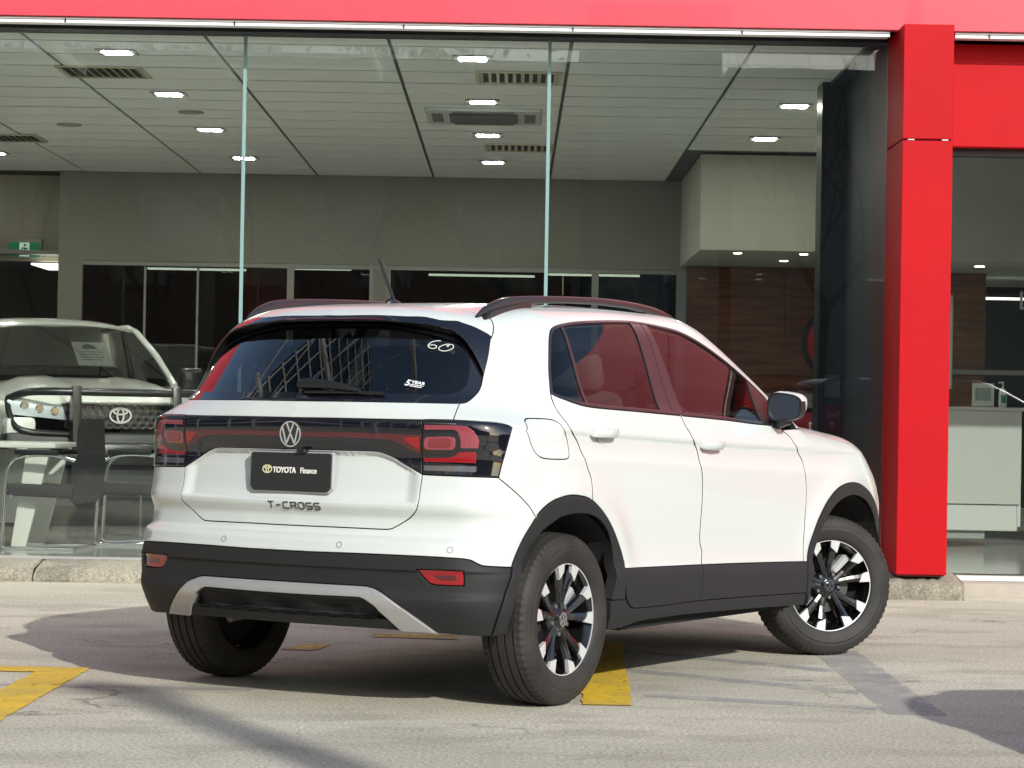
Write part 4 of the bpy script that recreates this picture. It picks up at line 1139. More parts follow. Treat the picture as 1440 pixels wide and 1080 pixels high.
    fb = join(UZ([(U2 - .07, .74)]), UZ(fbl), UZ([(U2 + .46, .69), (U3, .61), (uf, .59), (uf, .46), (U3, .44), (U2 + .2, .46), (U2 - .07, .48), (U2 - .10, .60)]))
    panel('front_bumper', fb, WHITE, root)
    fc = join(UZ([(U2 - .07, .475), (U2 + .2, .455), (U3, .435), (uf, .455), (uf, .22), (U3, .22), (U2 + .3, .25), (U2 - .09, .30)]))
    panel('front_bumper_cladding', fc, CLAD, root)
    fm = join(UZ([(uf, .93), (U3, .915), (U2 + .3, .90), (U2 + .3, .893), (U3 + .0, .870), (U3 + .12, .868), (uf, .862)]))
    # ----- rear -----
    gate_top = join([(0, C['band_top'][0][1])], dc('band_top', None, None))
    band_w = dc('band_top'); lamp_t = dc('lamp_top', None, C['gate_up'][-1])
    upper = symm(join([(0, C['band_top'][0][1])], band_w, lamp_t, dc('gate_up')[::-1], dc('glass_bot', C['gate_up'][0], C['glass_bot'][0]), [(0, C['glass_bot'][0][1])]))
    tg = panel('tailgate', upper, WHITE, root, mirror=False)[0]
    bandp = symm(join([(0, C['band_top'][0][1])], band_w, dc('lamp_in'), dc('band_bot')[::-1], [(0, C['band_bot'][0][1])]))
    band = panel('tailgate_band', bandp, GLOSSB, tg, mirror=False, off=.003)[0]
    bb = np.concatenate([[(0, C['band_bot'][0][1])], dc('band_bot')])
    bb2 = bb*[-1, 1]; bbf = np.concatenate([bb2[::-1], bb])
    def recess(P, u, v):
        d = pdist(np.stack([np.abs(u), v], -1), bb, False)
        z = P[:, 2]
        r = .016*_sstep(.001, .019, d)*_sstep(.757, .773, z)*_sstep(.584, .50, np.abs(u))
        P = P.copy(); P[:, 0] += r
        # inward scallop towards the lower edge
        return P
    ex = []
    for k in (.002, .005, .008, .011, .014, .017, .020, .026):
        o_ = bb.copy(); o_[:, 1] -= k*1.25; o_ = o_[o_[:, 0] < .585 - k]
        ex += [o_, o_*[-1, 1]]
    for zz in (.738, .745, .750, .7535, .757, .761, .765, .769, .773, .780, .79):
        us = np.arange(-.56, .57, .013); ex.append(np.array([(u_, zz - 1.15) for u_ in us]))
    lowp = symm(join([(0, C['band_bot'][0][1])], dc('band_bot'), dc('gate_low'), [(0, C['gate_low'][-1][1])]))
    low = panel('tailgate_lower', lowp, WHITE, tg, mirror=False, disp=recess, extra=ex)[0]
    low['label'] = 'white lower tailgate skin with recessed plate area'
    # thin light bar in the band
    barp = symm(join([(0, C['bar_top'][0][1])], dc('bar_top'), dc('bar_bot')[::-1], [(0, C['bar_bot'][0][1])]))
    bar = panel('light_bar', barp, REDDARK, tg, mirror=False, off=.0045, depth=0, gap=0, bev=.0008)[0]
    e0, e1 = np.array(C['bar_top'][-1]), np.array(C['bar_bot'][-1]); bend = np.array([e0 + [-.004, -.006], e1 + [-.004, .012], e1 + [-.085, .052], e0 + [-.085, -.010]])
    panel('bar_lens', bend, REDLENS, tg, off=.0055, depth=0, gap=.001, bev=0)
    # rear lamps
    lamp = join(dc('lamp_top'), dc('lamp_side'), dc('lamp_bot'), dc('lamp_in')[::-1])
    lo = panel('tail_light', lamp, GLOSSB, root, off=.004, depth=.02, bev=.004)
    for nm, key, m_ in (('red_lens', 'lensC', PINKLENS), ('red_lens', 'lensB', REDLENS), ('clear_lens', 'lensW', CLEARLENS)):
        for o, par in zip(panel(nm, C[key], m_, root, off=.0055, depth=0, gap=0, bev=.001), lo): o.parent = par
    for o, par in zip(panel('inner_lens', C['lensI'], PINKLENS, root, off=.0055, depth=0, gap=.0, bev=.001), lo): o.parent = par
    ctr = np.mean(C['lensI'], 0); sm = ctr + (np.array(C['lensI']) - ctr)*.72
    for o, par in zip(panel('lamp_window', sm, mat('lamp_window', (.20, .02, .03), .25, coat=1.0), root, off=.0065, depth=0, gap=.0, bev=.0), lo): o.parent = par
    # rear bumper
    bmp = symm(join([(0, C['gate_low'][-1][1])], dc('gate_low')[::-1], dc('lamp_bot')[::-1], dc('bump_seam'), dc('archR_out', C['bump_seam'][-1], C['archR_out'][0]),
                    dc('wb_line')[::-1], [(0, C['wb_line'][0][1])]))
    exb = [np.array([(u_, v_) for u_ in np.arange(-.80, .81, .016)]) for v_ in np.arange(-.575, -.484, .009)]
    wb = panel('rear_bumper', bmp, WHITE, root, mirror=False, extra=exb)[0]
    refl = C['refl']
    refl_l = np.array(refl)*[-1, 1]
    exc = [np.array([(u_, v_) for u_ in np.arange(-.93, .94, .011)]) for v_ in np.arange(-.6405, -.6155, .0035)]
    bl = symm(join([(0, C['wb_line'][0][1])], dc('wb_line'), dc('archR_low'), dc('bump_low', C['bump_low'][-1], C['silver_out'][-1]), dc('silver_out')[::-1], [(0, C['silver_out'][0][1])]))
    lc = panel('bumper_cladding', bl, CLAD, wb, mirror=False, holes=[refl, refl_l], extra=exc, depth=.03)[0]
    panel('reflector', refl, REDLENS, wb, off=-.005, bev=.003, depth=.006)
    rc_ = np.mean(refl, 0); rin = rc_ + (np.array(refl) - rc_)*[.55, .42] + [.01, 0]
    panel('reflector_core', rin, REDDARK, wb, off=-.0035, bev=.002, depth=.0)
    sil = symm(join([(0, C['silver_out'][0][1])], dc('silver_out'), dc('bump_low', C['silver_out'][-1], C['silver_in'][0]), dc('silver_in'), [(0, C['silver_in'][-1][1])]))
    panel('skid_trim', sil, SILVER, wb, mirror=False, off=.006, depth=.02, bev=.005)
    def dif(P, u, v):
        P = P.copy(); z = P[:, 2]; uu = np.abs(u)
        e = _sstep(.0, .02, .414 - z)*_sstep(0, .03, .50 - uu)
        wav = .5 + .5*np.cos(uu*2*math.pi/.235)
        ridge = np.exp(-((z - .336)/.008)**2)
        P[:, 0] += e*(.022 + .014*_sstep(.345, .352, z)*_sstep(.40, .375, z)*wav) - .024*_sstep(.352, .338, z)*e - .004*ridge
        return P
    inn = symm(join([(0, C['silver_in'][-1][1])], dc('silver_in')[::-1], dc('bump_low', C['silver_in'][0], C['bump_low'][0]), [(0, C['bump_low'][0][1])]))
    panel('diffuser', inn, CLAD, wb, mirror=False, off=-.002, disp=dif, step=.008, lip=0)
    # rear glass with printed black border, sunk below the spoiler
    def sink(P, u, v):
        P = P.copy(); P[:, 0] += .22*np.maximum(P[:, 2] - 1.135, 0)
        return P
    gl_o = symm(join([(0, C['glass_bot'][0][1])], dc('glass_bot'), [(.985, .18), (1.00, .27), (.96, .37), (.86, .44), (.70, .48), (.50, .487), (.3, .47), (0, .45)]))
    gl_i = symm(join([(0, .022), (.3, .022), (.70, .026), (.775, .045), (.82, .10), (.845, .20), (.84, .30), (.80, .38), (.72, .43), (.50, .452), (.3, .44), (0, .42)]))
    gb = panel('rear_window', gl_o, GLOSSB, root, mirror=False, holes=[gl_i], disp=sink, off=-.002, gap=.0008, lip=0, bev=.001)[0]
    panel('rear_pane', gl_i, REARGLASS, gb, mirror=False, disp=sink, off=-.003, gap=-.001, lip=0, depth=0, bev=0, step=.03, fitn=1)
    # black spoiler trim and its underside
    tr = symm(join([(0, C['spoil_edge'][-1][1])], dc('spoil_edge')[::-1], dc('fin_out', C['fin_out'][-1], C['fin_out'][1]), dc('fin_in'), [(0, C['fin_in'][-1][1])]))
    panel('spoiler_trim', tr, GLOSSB, sp, mirror=False, off=.001, step=.016, depth=.004, lip=0)
    fi_ = np.concatenate([CV['fin_in'], [(0, CV['fin_in'][-1][1])]])
    A = chart_s(fi_[:, 0], fi_[:, 1]); zz = A[:, 2]
    Bv = A + np.stack([.02 + .125*np.clip((zz - 1.20)/.22, 0, 1), .004*np.ones(len(A)), .012*np.clip((zz - 1.25)/.1, 0, 1)], 1)
    Vv = np.concatenate([A, Bv, A*[1, -1, 1], Bv*[1, -1, 1]]); n = len(A)
    Ff = [(i, i+1, n+i+1, n+i) for i in range(n-1)] + [(2*n+i, 3*n+i, 3*n+i+1, 2*n+i+1) for i in range(n-1)]
    mesh('spoiler_underside', Vv, Ff, SATINB, sp, True)
    # high brake lamp strip
    bl_poly = symm(join([(0, C['fin_in'][-1][1] + .014), (.26, C['fin_in'][-2][1] + .026), (.26, C['fin_in'][-2][1] + .016), (0, C['fin_in'][-1][1] + .004)]))
    panel('brake_lamp', bl_poly, REDDARK, sp, mirror=False, off=.003, depth=0, gap=0, bev=0)

    # ----- side windows -----
    W = join(dc('win_top'), dc('win_bot')[::-1])
    if area(W) < 0: W = W[::-1]
    W = resample(W, .012); I = inset(W, .014)
    for _ in range(3): pass
    fr = panel('window_frame', W, TRIMB, root, holes=[I], off=.001, depth=.012, gap=.0008, bev=.002, lip=0)
    dq = CV_RAW['div_q']; bl_, bm_, br_, mt = [CV_RAW[k] for k in ('bp_l', 'bp_m', 'bp_r', 'mir_tri')]
    G = inset(W, .012)
    def left(poly, l, sh=0.0, keep=True): return clip(poly, (l[0][0]+sh, l[0][1]), (l[-1][0]+sh, l[-1][1]), keep)
    # which side is 'rear'?
    def rearof(poly, l, sh=0.0):
        a = left(poly, l, sh, True); b = left(poly, l, sh, False)
        return a if a[:, 0].mean() < b[:, 0].mean() else b
    def frontof(poly, l, sh=0.0):
        a = left(poly, l, sh, True); b = left(poly, l, sh, False)
        return a if a[:, 0].mean() > b[:, 0].mean() else b
    kw = dict(off=-.006, depth=0, bev=0, gap=0, lip=0, step=.04, fitn=1)
    for o, par in zip(panel('quarter_glass', rearof(G, dq, .004), CARGLASS, root, **kw), rd): o.parent = par
    for o, par in zip(panel('rear_door_glass', rearof(frontof(G, dq, .004), bl_, .004), CARGLASS, root, **kw), rd): o.parent = par
    for o, par in zip(panel('front_door_glass', rearof(frontof(G, br_, -.004), mt, .004), CARGLASS, root, **kw), fd): o.parent = par
    kw = dict(off=-.001, depth=.008, bev=.0015, gap=.0, lip=0)
    for o, par in zip(panel('window_divider', rearof(frontof(I, dq, -.007), dq, .010), TRIMB, root, **kw), rd): o.parent = par
    for o, par in zip(panel('pillar_trim', rearof(frontof(I, bl_), bm_, -.002), TRIMB, root, **kw), rd): o.parent = par
    for o, par in zip(panel('pillar_trim', rearof(frontof(I, bm_, .003), br_), TRIMB, root, **kw), fd): o.parent = par
    for o, par in zip(panel('mirror_patch', frontof(I, mt), TRIMB, root, **kw), fd): o.parent = par

    # ----- handles -----
    for key, par in (('hand_r', rd), ('hand_f', fd)):
        for sd in (1, -1):
            u, v = C[key][0]
            O, a, b, N = put(u, v)
            # flip to the other side for the left handles
            def X(p, q, r):
                P = O + a*p + b*q + N*r
                return (P.x, P.y*sd, P.z)
            bm = bmesh.new()
            prof = [(-.092, 0, .013, .006), (-.088, 0, .0165, .022), (-.074, 0, .0175, .034), (0, 0, .0175, .040), (.070, 0, .0175, .036), (.086, 0, .0165, .024), (.092, 0, .012, .006)]
            rings = []
            for (p, q, hh, d) in prof:
                ring = []
                for k in range(12):
                    t = 2*math.pi*k/12
                    y_ = hh*math.copysign(abs(math.cos(t))**.5, math.cos(t)); r_ = d*.62 + d*.38*math.copysign(abs(math.sin(t))**.6, math.sin(t))
                    ring.append(bm.verts.new(X(p, y_, r_ - .004)))
                rings.append(ring)
            for A_, B_ in zip(rings[:-1], rings[1:]):
                for k in range(12): bm.faces.new((A_[k], A_[(k+1) % 12], B_[(k+1) % 12], B_[k]))
            bm.faces.new(rings[0]); bm.faces.new(rings[-1][::-1])
            h = from_bm('door_handle', bm, WHITE, par[0 if sd == 1 else 1], angle=60)
            # flat grey patch under the grip, painted as the shade of a finger cup
            bm = bmesh.new()
            c0 = bm.verts.new(X(.005, -.030, .0015)); rr = [bm.verts.new(X(.005 + .042*math.cos(t), -.022 + .022*math.sin(t), .0012)) for t in np.linspace(0, 2*math.pi, 21)[:-1]]
            for k in range(20): bm.faces.new((c0, rr[k], rr[(k+1) % 20]))
            from_bm('grip_shade_patch', bm, mat('cup_shade', (.55, .56, .56), .5), par[0 if sd == 1 else 1])

    # ----- badge, lettering, plate, sensors -----
    def emblem(name, O, a, b, N, R, parent, mring=mat('emblem_chrome', (.85, .86, .87), .12, metal=.85), back=True):
        e = empty(name, (0, 0, 0), 0, parent)
        Fm = lambda p, q, d: tuple(O + a*p + b*q + N*d)
        if back:
            bm = bmesh.new(); c0 = bm.verts.new(Fm(0, 0, .002)); rr = [bm.verts.new(Fm(R*.97*math.cos(t), R*.97*math.sin(t), .0015)) for t in np.linspace(0, 2*math.pi, 41)[:-1]]
            for k in range(40): bm.faces.new((c0, rr[k], rr[(k+1) % 40]))
            from_bm('emblem_disc', bm, GLOSSB, e)
        ringp = [(R*.94*math.cos(t), R*.94*math.sin(t)) for t in np.linspace(0, 2*math.pi, 49)[:-1]]
        V_ = [(-.335*R, .86*R), (-.02*R, .13*R), (.02*R, .13*R), (.335*R, .86*R)]
        W_ = [(-.74*R, .50*R), (-.40*R, -.70*R), (-.36*R, -.70*R), (-.02*R, .0), (.02*R, .0), (.36*R, -.70*R), (.40*R, -.70*R), (.74*R, .50*R)]
        strokes('emblem_ring', [ringp], .10*R, .005, mring, e, [True], Fm)
        strokes('emblem_letters', [V_, W_], .125*R, .0045, mring, e, None, Fm)
        return e
    u, v = 0.0, C['badge'][0][1]
    O, a, b, N = put(0.0, v, .004); O.y = 0
    emblem('badge', O + b*.002, a, b, N, .049, root)
    # lettering T-CROSS
    y0 = .0; letters = []; h = .0115; wd = .0125; sp_ = .0305
    L = {'T': [[(-1, 1), (1, 1)], [(0, 1), (0, -1)]], '-': [[(-.75, 0), (.75, 0)]],
         'C': [[(1, 1), (-.6, 1), (-1, .6), (-1, -.6), (-.6, -1), (1, -1)]],
         'R': [[(-1, -1), (-1, 1), (.7, 1), (1, .75), (1, .2), (.7, 0), (-1, 0)], [(.1, 0), (1, -1)]],
         'O': [[(-.6, 1), (.6, 1), (1, .6), (1, -.6), (.6, -1), (-.6, -1), (-1, -.6), (-1, .6), (-.6, 1)]],
         'S': [[(1, 1), (-.7, 1), (-1, .8), (-1, .2), (-.7, 0), (.7, 0), (1, -.2), (1, -.8), (.7, -1), (-1, -1)]]}
    # centre of the lettering
    uc, vc = .030, vz(.03, .742)
    O, a, b, N = put(uc, vc, .004)
    # 'a' points along the normal x up; reading direction as seen from behind is towards the car's right
    rd_dir = Vector((0, -1, 0)); rd_dir = (rd_dir - N*rd_dir.dot(N)).normalized()
    nm = empty('model_name', (0, 0, 0), 0, root)
    DG = mat('dark_chrome', (.13, .13, .13), .25, metal=.9)
    for i, chh in enumerate('T-CROSS'):
        cx = (i - 3)*sp_*1.16
        def Fm(p, q, d, cx=cx):
            uu_ = p + cx + .030
            P_ = chart_s(np.array([uu_]), np.array([vc + q])); N_ = bnormal(P_)[0]
            return tuple(P_[0] + N_*(.0004 + d))
        strokes('letter', [[(p*wd, q*h) for p, q in s_] for s_ in L[chh]], .0042, .0025, DG, nm, None, Fm)
    # number plate
    pl = empty('number_plate', (0, 0, 0), 0, root)
    zc_, yc_ = .865, -.004
    pu = vz(.0, .865)
    O, a, b, N = put(0.0, vz(0, .865)); O = Vector((O.x + .006, yc_, zc_)); N = Vector((-1, 0, .035)).normalized(); b = Vector((.035, 0, 1)).normalized(); a = Vector((0, -1, 0))
    def plate(name, w_, h_, cut, d0, d1, m_, par):
        pts = [(-w_+cut, -h_), (w_-cut, -h_), (w_, -h_+cut), (w_, h_-cut*.4), (w_-cut*.4, h_), (-w_+cut*.4, h_), (-w_, h_-cut*.4), (-w_, -h_+cut)]
        V_ = [tuple(O + a*p + b*q + N*d0) for p, q in pts] + [tuple(O + a*p*.992 + b*q*.985 + N*d1) for p, q in pts]
        n_ = len(pts); F_ = [tuple(range(n_, 2*n_))] + [(i, (i+1) % n_, n_+(i+1) % n_, n_+i) for i in range(n_)]
        return mesh(name, V_, F_, m_, par)
    plate('plate_holder', .193, .077, .018, .0, .012, mat('holder_grey', (.35, .36, .37), .4), pl)
    plate('plate_face', .187, .072, .016, .012, .016, mat('plate_black', (.022, .022, .023), .42), pl)
    def text(s, x, z, size, m_, par, bold=.0, sx=1.0, name='plate_text', frame=None, ext=.0008):
        cu = bpy.data.curves.new(name, 'FONT'); cu.body = s; cu.size = size; cu.extrude = ext; cu.offset = bold; cu.align_x = 'LEFT'
        cu.materials.append(m_)
        o = bpy.data.objects.new(name, cu); link(o, par)
        (O_, a_, b_, N_) = frame or (O, a, b, N)
        X_ = a_*sx; pos = O_ + a_*x + b_*z + N_*.0168
        o.matrix_local = Matrix(((X_.x, b_.x, N_.x, pos.x), (X_.y, b_.y, N_.y, pos.y), (X_.z, b_.z, N_.z, pos.z), (0, 0, 0, 1)))
        return o
    PW = mat('plate_white', (.85, .85, .80), .5); PGd = mat('plate_gold', (.75, .72, .45), .5)
    text('TOYOTA', -.081, -.0035, .0300, PW, pl, .0008, .86)
    text('Finance', .046, -.0035, .0300, PW, pl, .0004, .84)
    Fm = lambda p, q, d: tuple(O + a*(p - .108) + b*(q + .009) + N*(.0165 + d))
    el = lambda rx, ry, cx=0, cy=0: [(cx + rx*math.cos(t), cy + ry*math.sin(t)) for t in np.linspace(0, 2*math.pi, 33)[:-1]]
    strokes('plate_logo', [el(.0205, .0145), el(.0062, .0135), el(.013, .0055, 0, .0075)], .0036, .0012, PGd, pl, [True]*3, Fm)
    # parking sensors
    for key in ('sensor1', 'sensor2'):
        for s_ in (1, -1):
            u, v = C[key][0]; O2, a2, b2, N2 = put(u*s_, v, .0008)
            e = strokes('parking_sensor', [[(.0105*math.cos(t), .0105*math.sin(t)) for t in np.linspace(0, 2*math.pi, 21)[:-1]]], .0022, .0006, mat('sensor_gap', (.20, .20, .20), .6), wb, [True], lambda p, q, d: tuple(O2 + a2*p + b2*q + N2*d))
    # glass stickers and chalk marks
    def onglass(u, v):
        P = sink(chart_s(np.array([u]), np.array([v])), None, None)[0]; N_ = Vector(bnormal(chart_s(np.array([u]), np.array([v])))[0])
        # glass leans further than the body surface
        N_ = (N_ + Vector((0, 0, .25))).normalized()
        rt = Vector((0, -1, 0)); rt = (rt - N_*rt.dot(N_)).normalized(); up_ = N_.cross(rt)*-1
        if up_.z < 0: up_ = -up_
        return Vector(P) + N_*.003, rt, up_, N_
    O3, a3, b3, N3 = onglass(.56, .385)
    six = [(.018, .022), (.002, .018), (-.014, .006), (-.020, -.010), (-.012, -.020), (.004, -.021), (.014, -.013), (.010, -.005), (-.004, -.004), (-.018, -.011)]
    zero = [(.066, .016), (.050, .014), (.034, .004), (.024, -.010), (.030, -.020), (.046, -.022), (.064, -.014), (.076, .000), (.074, .012), (.062, .016), (.050, .004), (.058, .006)]
    sxy = lambda pts: [(p.x, p.y) for p in smooth_path([(x_, y_, 0) for x_, y_ in pts], 4)]
    strokes('chalk_number', [sxy([(x_ - .03, y_) for x_, y_ in six]), sxy([(x_ - .03, y_) for x_, y_ in zero])], .0028, .0006, mat('chalk', (.75, .75, .70), .8), gb, None, lambda p, q, d: tuple(O3 + a3*p + b3*q + N3*d))
    O4, a4, b4, N4 = onglass(.42, .075); O4 = O4 - N4*.0165
    st = empty('sticker', (0, 0, 0), 0, root)
    STW = mat('sticker_white', (.8, .82, .85), .5)
    t5 = text('5', .0, 0, .040, STW, st, .001, 1.0, 'sticker_text', (O4, (a4 + b4*0).normalized(), (b4 + a4*.2).normalized(), N4), .0002)
    text('YEAR', .024, .012, .019, STW, st, .0006, 1.2, 'sticker_text', (O4, a4, b4, N4), .0002)
    Fm = lambda p, q, d: tuple(O4 + a4*(p + .048) + b4*(q) + N4*(.0172 + d))
    strokes('sticker_lines', [[(-.026, .006), (.028, .006)], [(-.026, -.001), (.024, -.001)]], .0032, .0002, STW, st, None, Fm)
    # wiper
    wp = empty('rear_wiper', (0, 0, 0), 0, root)
    def wpt(u, v, n_):
        O_, a_, b_, N_ = onglass(u, v); return O_ + N_*n_
    bm = bmesh.new()
    pr = [(-1, 0), (-.6, .5), (.6, .5), (1, 0)]
    tube(bm, [wpt(.0, .046, .014), wpt(.05, .042, .026), wpt(.12, .036, .028), wpt(.20, .028, .024), wpt(.268, .018, .016)], [.020, .021, .017, .013, .008], 8)
    from_bm('wiper_arm', bm, SATINB, wp, angle=50)
    bm = bmesh.new(); tube(bm, [wpt(.03, .012, .008), wpt(.15, .012, .009), wpt(.27, .014, .008), wpt(.36, .012, .007)], .006, 6)
    from_bm('wiper_blade', bm, SATINB, wp, angle=50)
    # number plate light / camera lug under the band
    box('rear_camera', (-.688, -.058, .945), (.03, .04, .016), SATINB, tg, .004)

    # ----- roof rails -----
    top = spl([(-.265, 1.466), (-.22, 1.496), (-.165, 1.520), (-.09, 1.540), (.066, 1.556), (.392, 1.570), (.679, 1.576), (.919, 1.570), (1.107, 1.557), (1.24, 1.532), (1.33, 1.503)], 4)
    for s_ in (1, -1):
        rl = empty('roof_rail', (0, 0, 0), 0, root)
        bm = bmesh.new(); k = 14
        rings = []
        botp = lambda x_: np.interp(x_, [-.265, -.20, .02, .08, .337, .62, .86, .99, 1.05, 1.33], [1.458, 1.472, 1.512, 1.524, 1.5405, 1.547, 1.543, 1.533, 1.526, 1.495])
        for (x_, z_) in top:
            zb = float(botp(x_)); yy = float(np.interp(x_, [-.265, .1, .9, 1.33], [.545, .560, .566, .555]))
            zb = min(zb, z_ - .004)
            hw = .017*min(1, .35 + (x_ + .265)/.12, .35 + (1.33 - x_)/.15)
            zc2 = (z_ + zb)/2; hh = (z_ - zb)/2
            ring = []
            for q in range(k):
                t = 2*math.pi*q/k; cc, ss = math.cos(t), math.sin(t)
                ring.append(bm.verts.new((x_, -s_*(yy + hw*math.copysign(abs(cc)**.7, cc)), zc2 + hh*math.copysign(abs(ss)**.7, ss))))
            rings.append(ring)
        for A_, B_ in zip(rings[:-1], rings[1:]):
            for q in range(k): bm.faces.new((A_[q], A_[(q+1) % k], B_[(q+1) % k], B_[q]))
        bm.faces.new(rings[0]); bm.faces.new(rings[-1])
        from_bm('rail_bar', bm, RAILB, rl, angle=50)
        for xs in ([(-.25, 1.45), (-.20, 1.485), (.02, 1.525), (.082, 1.532), (.086, 1.485)], [(.985, 1.49), (1.0, 1.538), (1.16, 1.532), (1.30, 1.50), (1.27, 1.46)]):
            prism('rail_foot', [(x_, z_) for x_, z_ in xs], -s_*.546, -s_*.576, 'xz', RAILB, rl, .003)
    # antenna
    an = empty('antenna', (0, 0, 0), 0, root)
    bm = bmesh.new()
    for (x_, hw, hh) in ():
        pass
    prf = [(.055, .004, .002), (.035, .014, .010), (.0, .019, .020), (-.03, .019, .026), (-.05, .013, .018), (-.058, .004, .004)]
    rings = []
    for (x_, hw, hh) in prf:
        rings.append([bm.verts.new((x_ - .02, hw*math.cos(t), 1.526 + hh*max(0, math.sin(t)) - .002)) for t in np.linspace(-.3, math.pi + .3, 9)])
    for A_, B_ in zip(rings[:-1], rings[1:]):
        for q in range(8): bm.faces.new((A_[q], A_[q+1], B_[q+1], B_[q]))
    from_bm('antenna_base', bm, SATINB, an, angle=50)
    bm = bmesh.new(); cyl(bm, (-.03, 0, 1.545), (-.134, 0, 1.698), .0080, .0050, 10)
    from_bm('antenna_rod', bm, SATINB, an, angle=50)
    # rib grooves along the roof
    # ----- door mirrors -----
    for s_ in (1, -1):
        mr = empty('door_mirror', (0, 0, 0), 0, root)
        def ring_at(x_, sc, zo=0, yo=0, n_=20):
            out = []
            for q in range(n_):
                t = 2*math.pi*q/n_; cc, ss = math.cos(t), math.sin(t)
                py = .086*sc*math.copysign(abs(cc)**.62, cc); pz = .062*sc*math.copysign(abs(ss)**.62, ss)
                pz *= 1 - .16*(py/.09)          # lower outboard
                out.append((x_ - .06*(py), -s_*(.915 + yo + py), 1.147 + zo + pz))
            return out
        bm = bmesh.new(); secs = [(1.660, .93), (1.667, .965), (1.69, .97), (1.725, .90), (1.76, .74), (1.785, .48), (1.793, .2)]
        R_ = [[bm.verts.new(p) for p in ring_at(x_, sc, .004*i)] for i, (x_, sc) in enumerate(secs)]
        for i_, (A_, B_) in enumerate(zip(R_[:-1], R_[1:])):
            for q in range(20):
                bm.faces.new((A_[q], A_[(q+1) % 20], B_[(q+1) % 20], B_[q]))
        bm.faces.new(R_[-1])
        from_bm('mirror_shell', bm, WHITE, mr, angle=60)
        bm = bmesh.new(); R_ = [[bm.verts.new(p) for p in ring_at(x_, sc)] for x_, sc in ((1.700, .985), (1.652, .985), (1.652, .90), (1.664, .87))]
        for A_, B_ in zip(R_[:-1], R_[1:]):
            for q in range(20): bm.faces.new((A_[q], A_[(q+1) % 20], B_[(q+1) % 20], B_[q]))
        from_bm('mirror_bezel', bm, SATINB, mr, angle=40)
        bm = bmesh.new(); bm.faces.new([bm.verts.new(p) for p in ring_at(1.661, .875)])
        from_bm('mirror_glass', bm, mat('mirror_silver', (.72, .76, .78), .03, metal=1.0), mr)
        bm = bmesh.new(); tube(bm, [(1.74, -s_*.80, 1.075), (1.735, -s_*.85, 1.08), (1.725, -s_*.90, 1.10)], [.036, .030, .03], 10)
        from_bm('mirror_arm', bm, SATINB, mr, angle=60)

    # ----- inside -----
    cab = empty('cabin', (0, 0, 0), 0, root)
    rl_ = symm(join([(-.22, 0), (-.20, -.52), (0, -.55), (.9, -.56), (1.18, -.565), (1.31, -.25), (1.33, 0)]), 1)
    panel('roof_lining', rl_, LINING, cab, chart=chart_top, mirror=False, off=-.035, step=.06, depth=0, bev=0, gap=0, lip=0)
    # inner side trims below the glass and around the openings
    Lo = UZ([(.75, 1.125), (1.0, 1.14), (1.30, 1.13), (1.8, 1.10), (2.5, 1.075), (3.1, 1.04), (3.35, 1.00), (3.35, .30), (2.5, .30), (1.9, .30), (1.75, .62), (1.45, .80), (1.1, .74), (.85, .45), (.55, .45), (.55, .9)])
    panel('inner_trim', Lo, INNER, cab, off=-.05, step=.06, depth=0, bev=0, gap=0, lip=0)
    fr_in = join(np.array([(.99, -.02), (1.33, -.01)]), inset(W, -.022)[::-1] if False else dc('win_top')[:1])
    # pillar linings (light) follow the window outline
    Wo = inset(W, -.055); Wi = inset(W, .006)
    panel('pillar_lining', Wo, LINING, cab, holes=[Wi], off=-.030, step=.05, depth=0, bev=0, gap=0, lip=0)
    bp = rearof(frontof(Wi, bl_, .02), br_, -.02)
    panel('pillar_lining', bp, LINING, cab, off=-.030, step=.05, depth=0, bev=0, gap=0, lip=0)
    cp = rearof(Wi, dq, -.0)
    dp = join([(.86, -.02), (1.27, 0.0), (1.30, .15), (1.36, .38), (1.2, .42), (1.0, .42), (.93, .30), (.88, .1)])
    panel('pillar_lining', dp, LINING, cab, off=-.045, step=.05, depth=0, bev=0, gap=0, lip=0)
    # floor and bulkheads
    box('floor_pan', (1.42, 0, .34), (3.4, 1.10, .08), BLACKHOLE, cab)
    box('floor_pan', (1.18, 0, .30), (1.55, 1.62, .10), BLACKHOLE, cab)
    box('load_floor', (-.24, 0, .60), (.62, 1.04, .05), INNER, cab)
    box('parcel_shelf', (-.22, 0, 1.02), (.52, 1.12, .02), INNER, cab, .006)
    box('dashboard', (1.80, 0, .86), (.42, 1.42, .26), INNER, cab, .06, seg=3)
    box('engine_block', (2.55, 0, .62), (.90, 1.05, .50), BLACKHOLE, cab)
    box('firewall', (2.02, 0, .70), (.04, 1.5, .72), BLACKHOLE, cab)
    # seats: back, cushion, headrest
    def seat(x0, y0, wd_, nm_, rows=1):
        st_ = empty(nm_, (0, 0, 0), 0, root)
        R_ = Matrix.Rotation(math.radians(-17), 3, 'Y')
        box('backrest', (x0 - .06, y0, .90), (.12, wd_, .62), FABRIC, st_, .05, R_, 3)
        box('seat_cushion', (x0 + .24, y0, .58), (.52, wd_, .16), FABRIC, st_, .05, None, 3)
        for k in range(rows):
            yy = y0 if rows == 1 else y0 + (k - (rows-1)/2)*wd_*.66/(rows-1)*1.05
            box('headrest', (x0 - .195, yy, 1.275), (.10, .26, .17), FABRIC, st_, .045, R_, 3)
            for s2 in (-.05, .05):
                bm = bmesh.new(); cyl(bm, (x0 - .16, yy + s2, 1.15), (x0 - .185, yy + s2, 1.24), .006, .006, 6); from_bm('headrest_post', bm, CHROME, st_)
        return st_
    for s_ in (1, -1): seat(.98, s_*.36, .50, 'front_seat')
    seat(.18, 0, 1.24, 'rear_bench', 3)
    # steering wheel on the right-hand side
    stw = empty('steering_wheel', (0, 0, 0), 0, root)
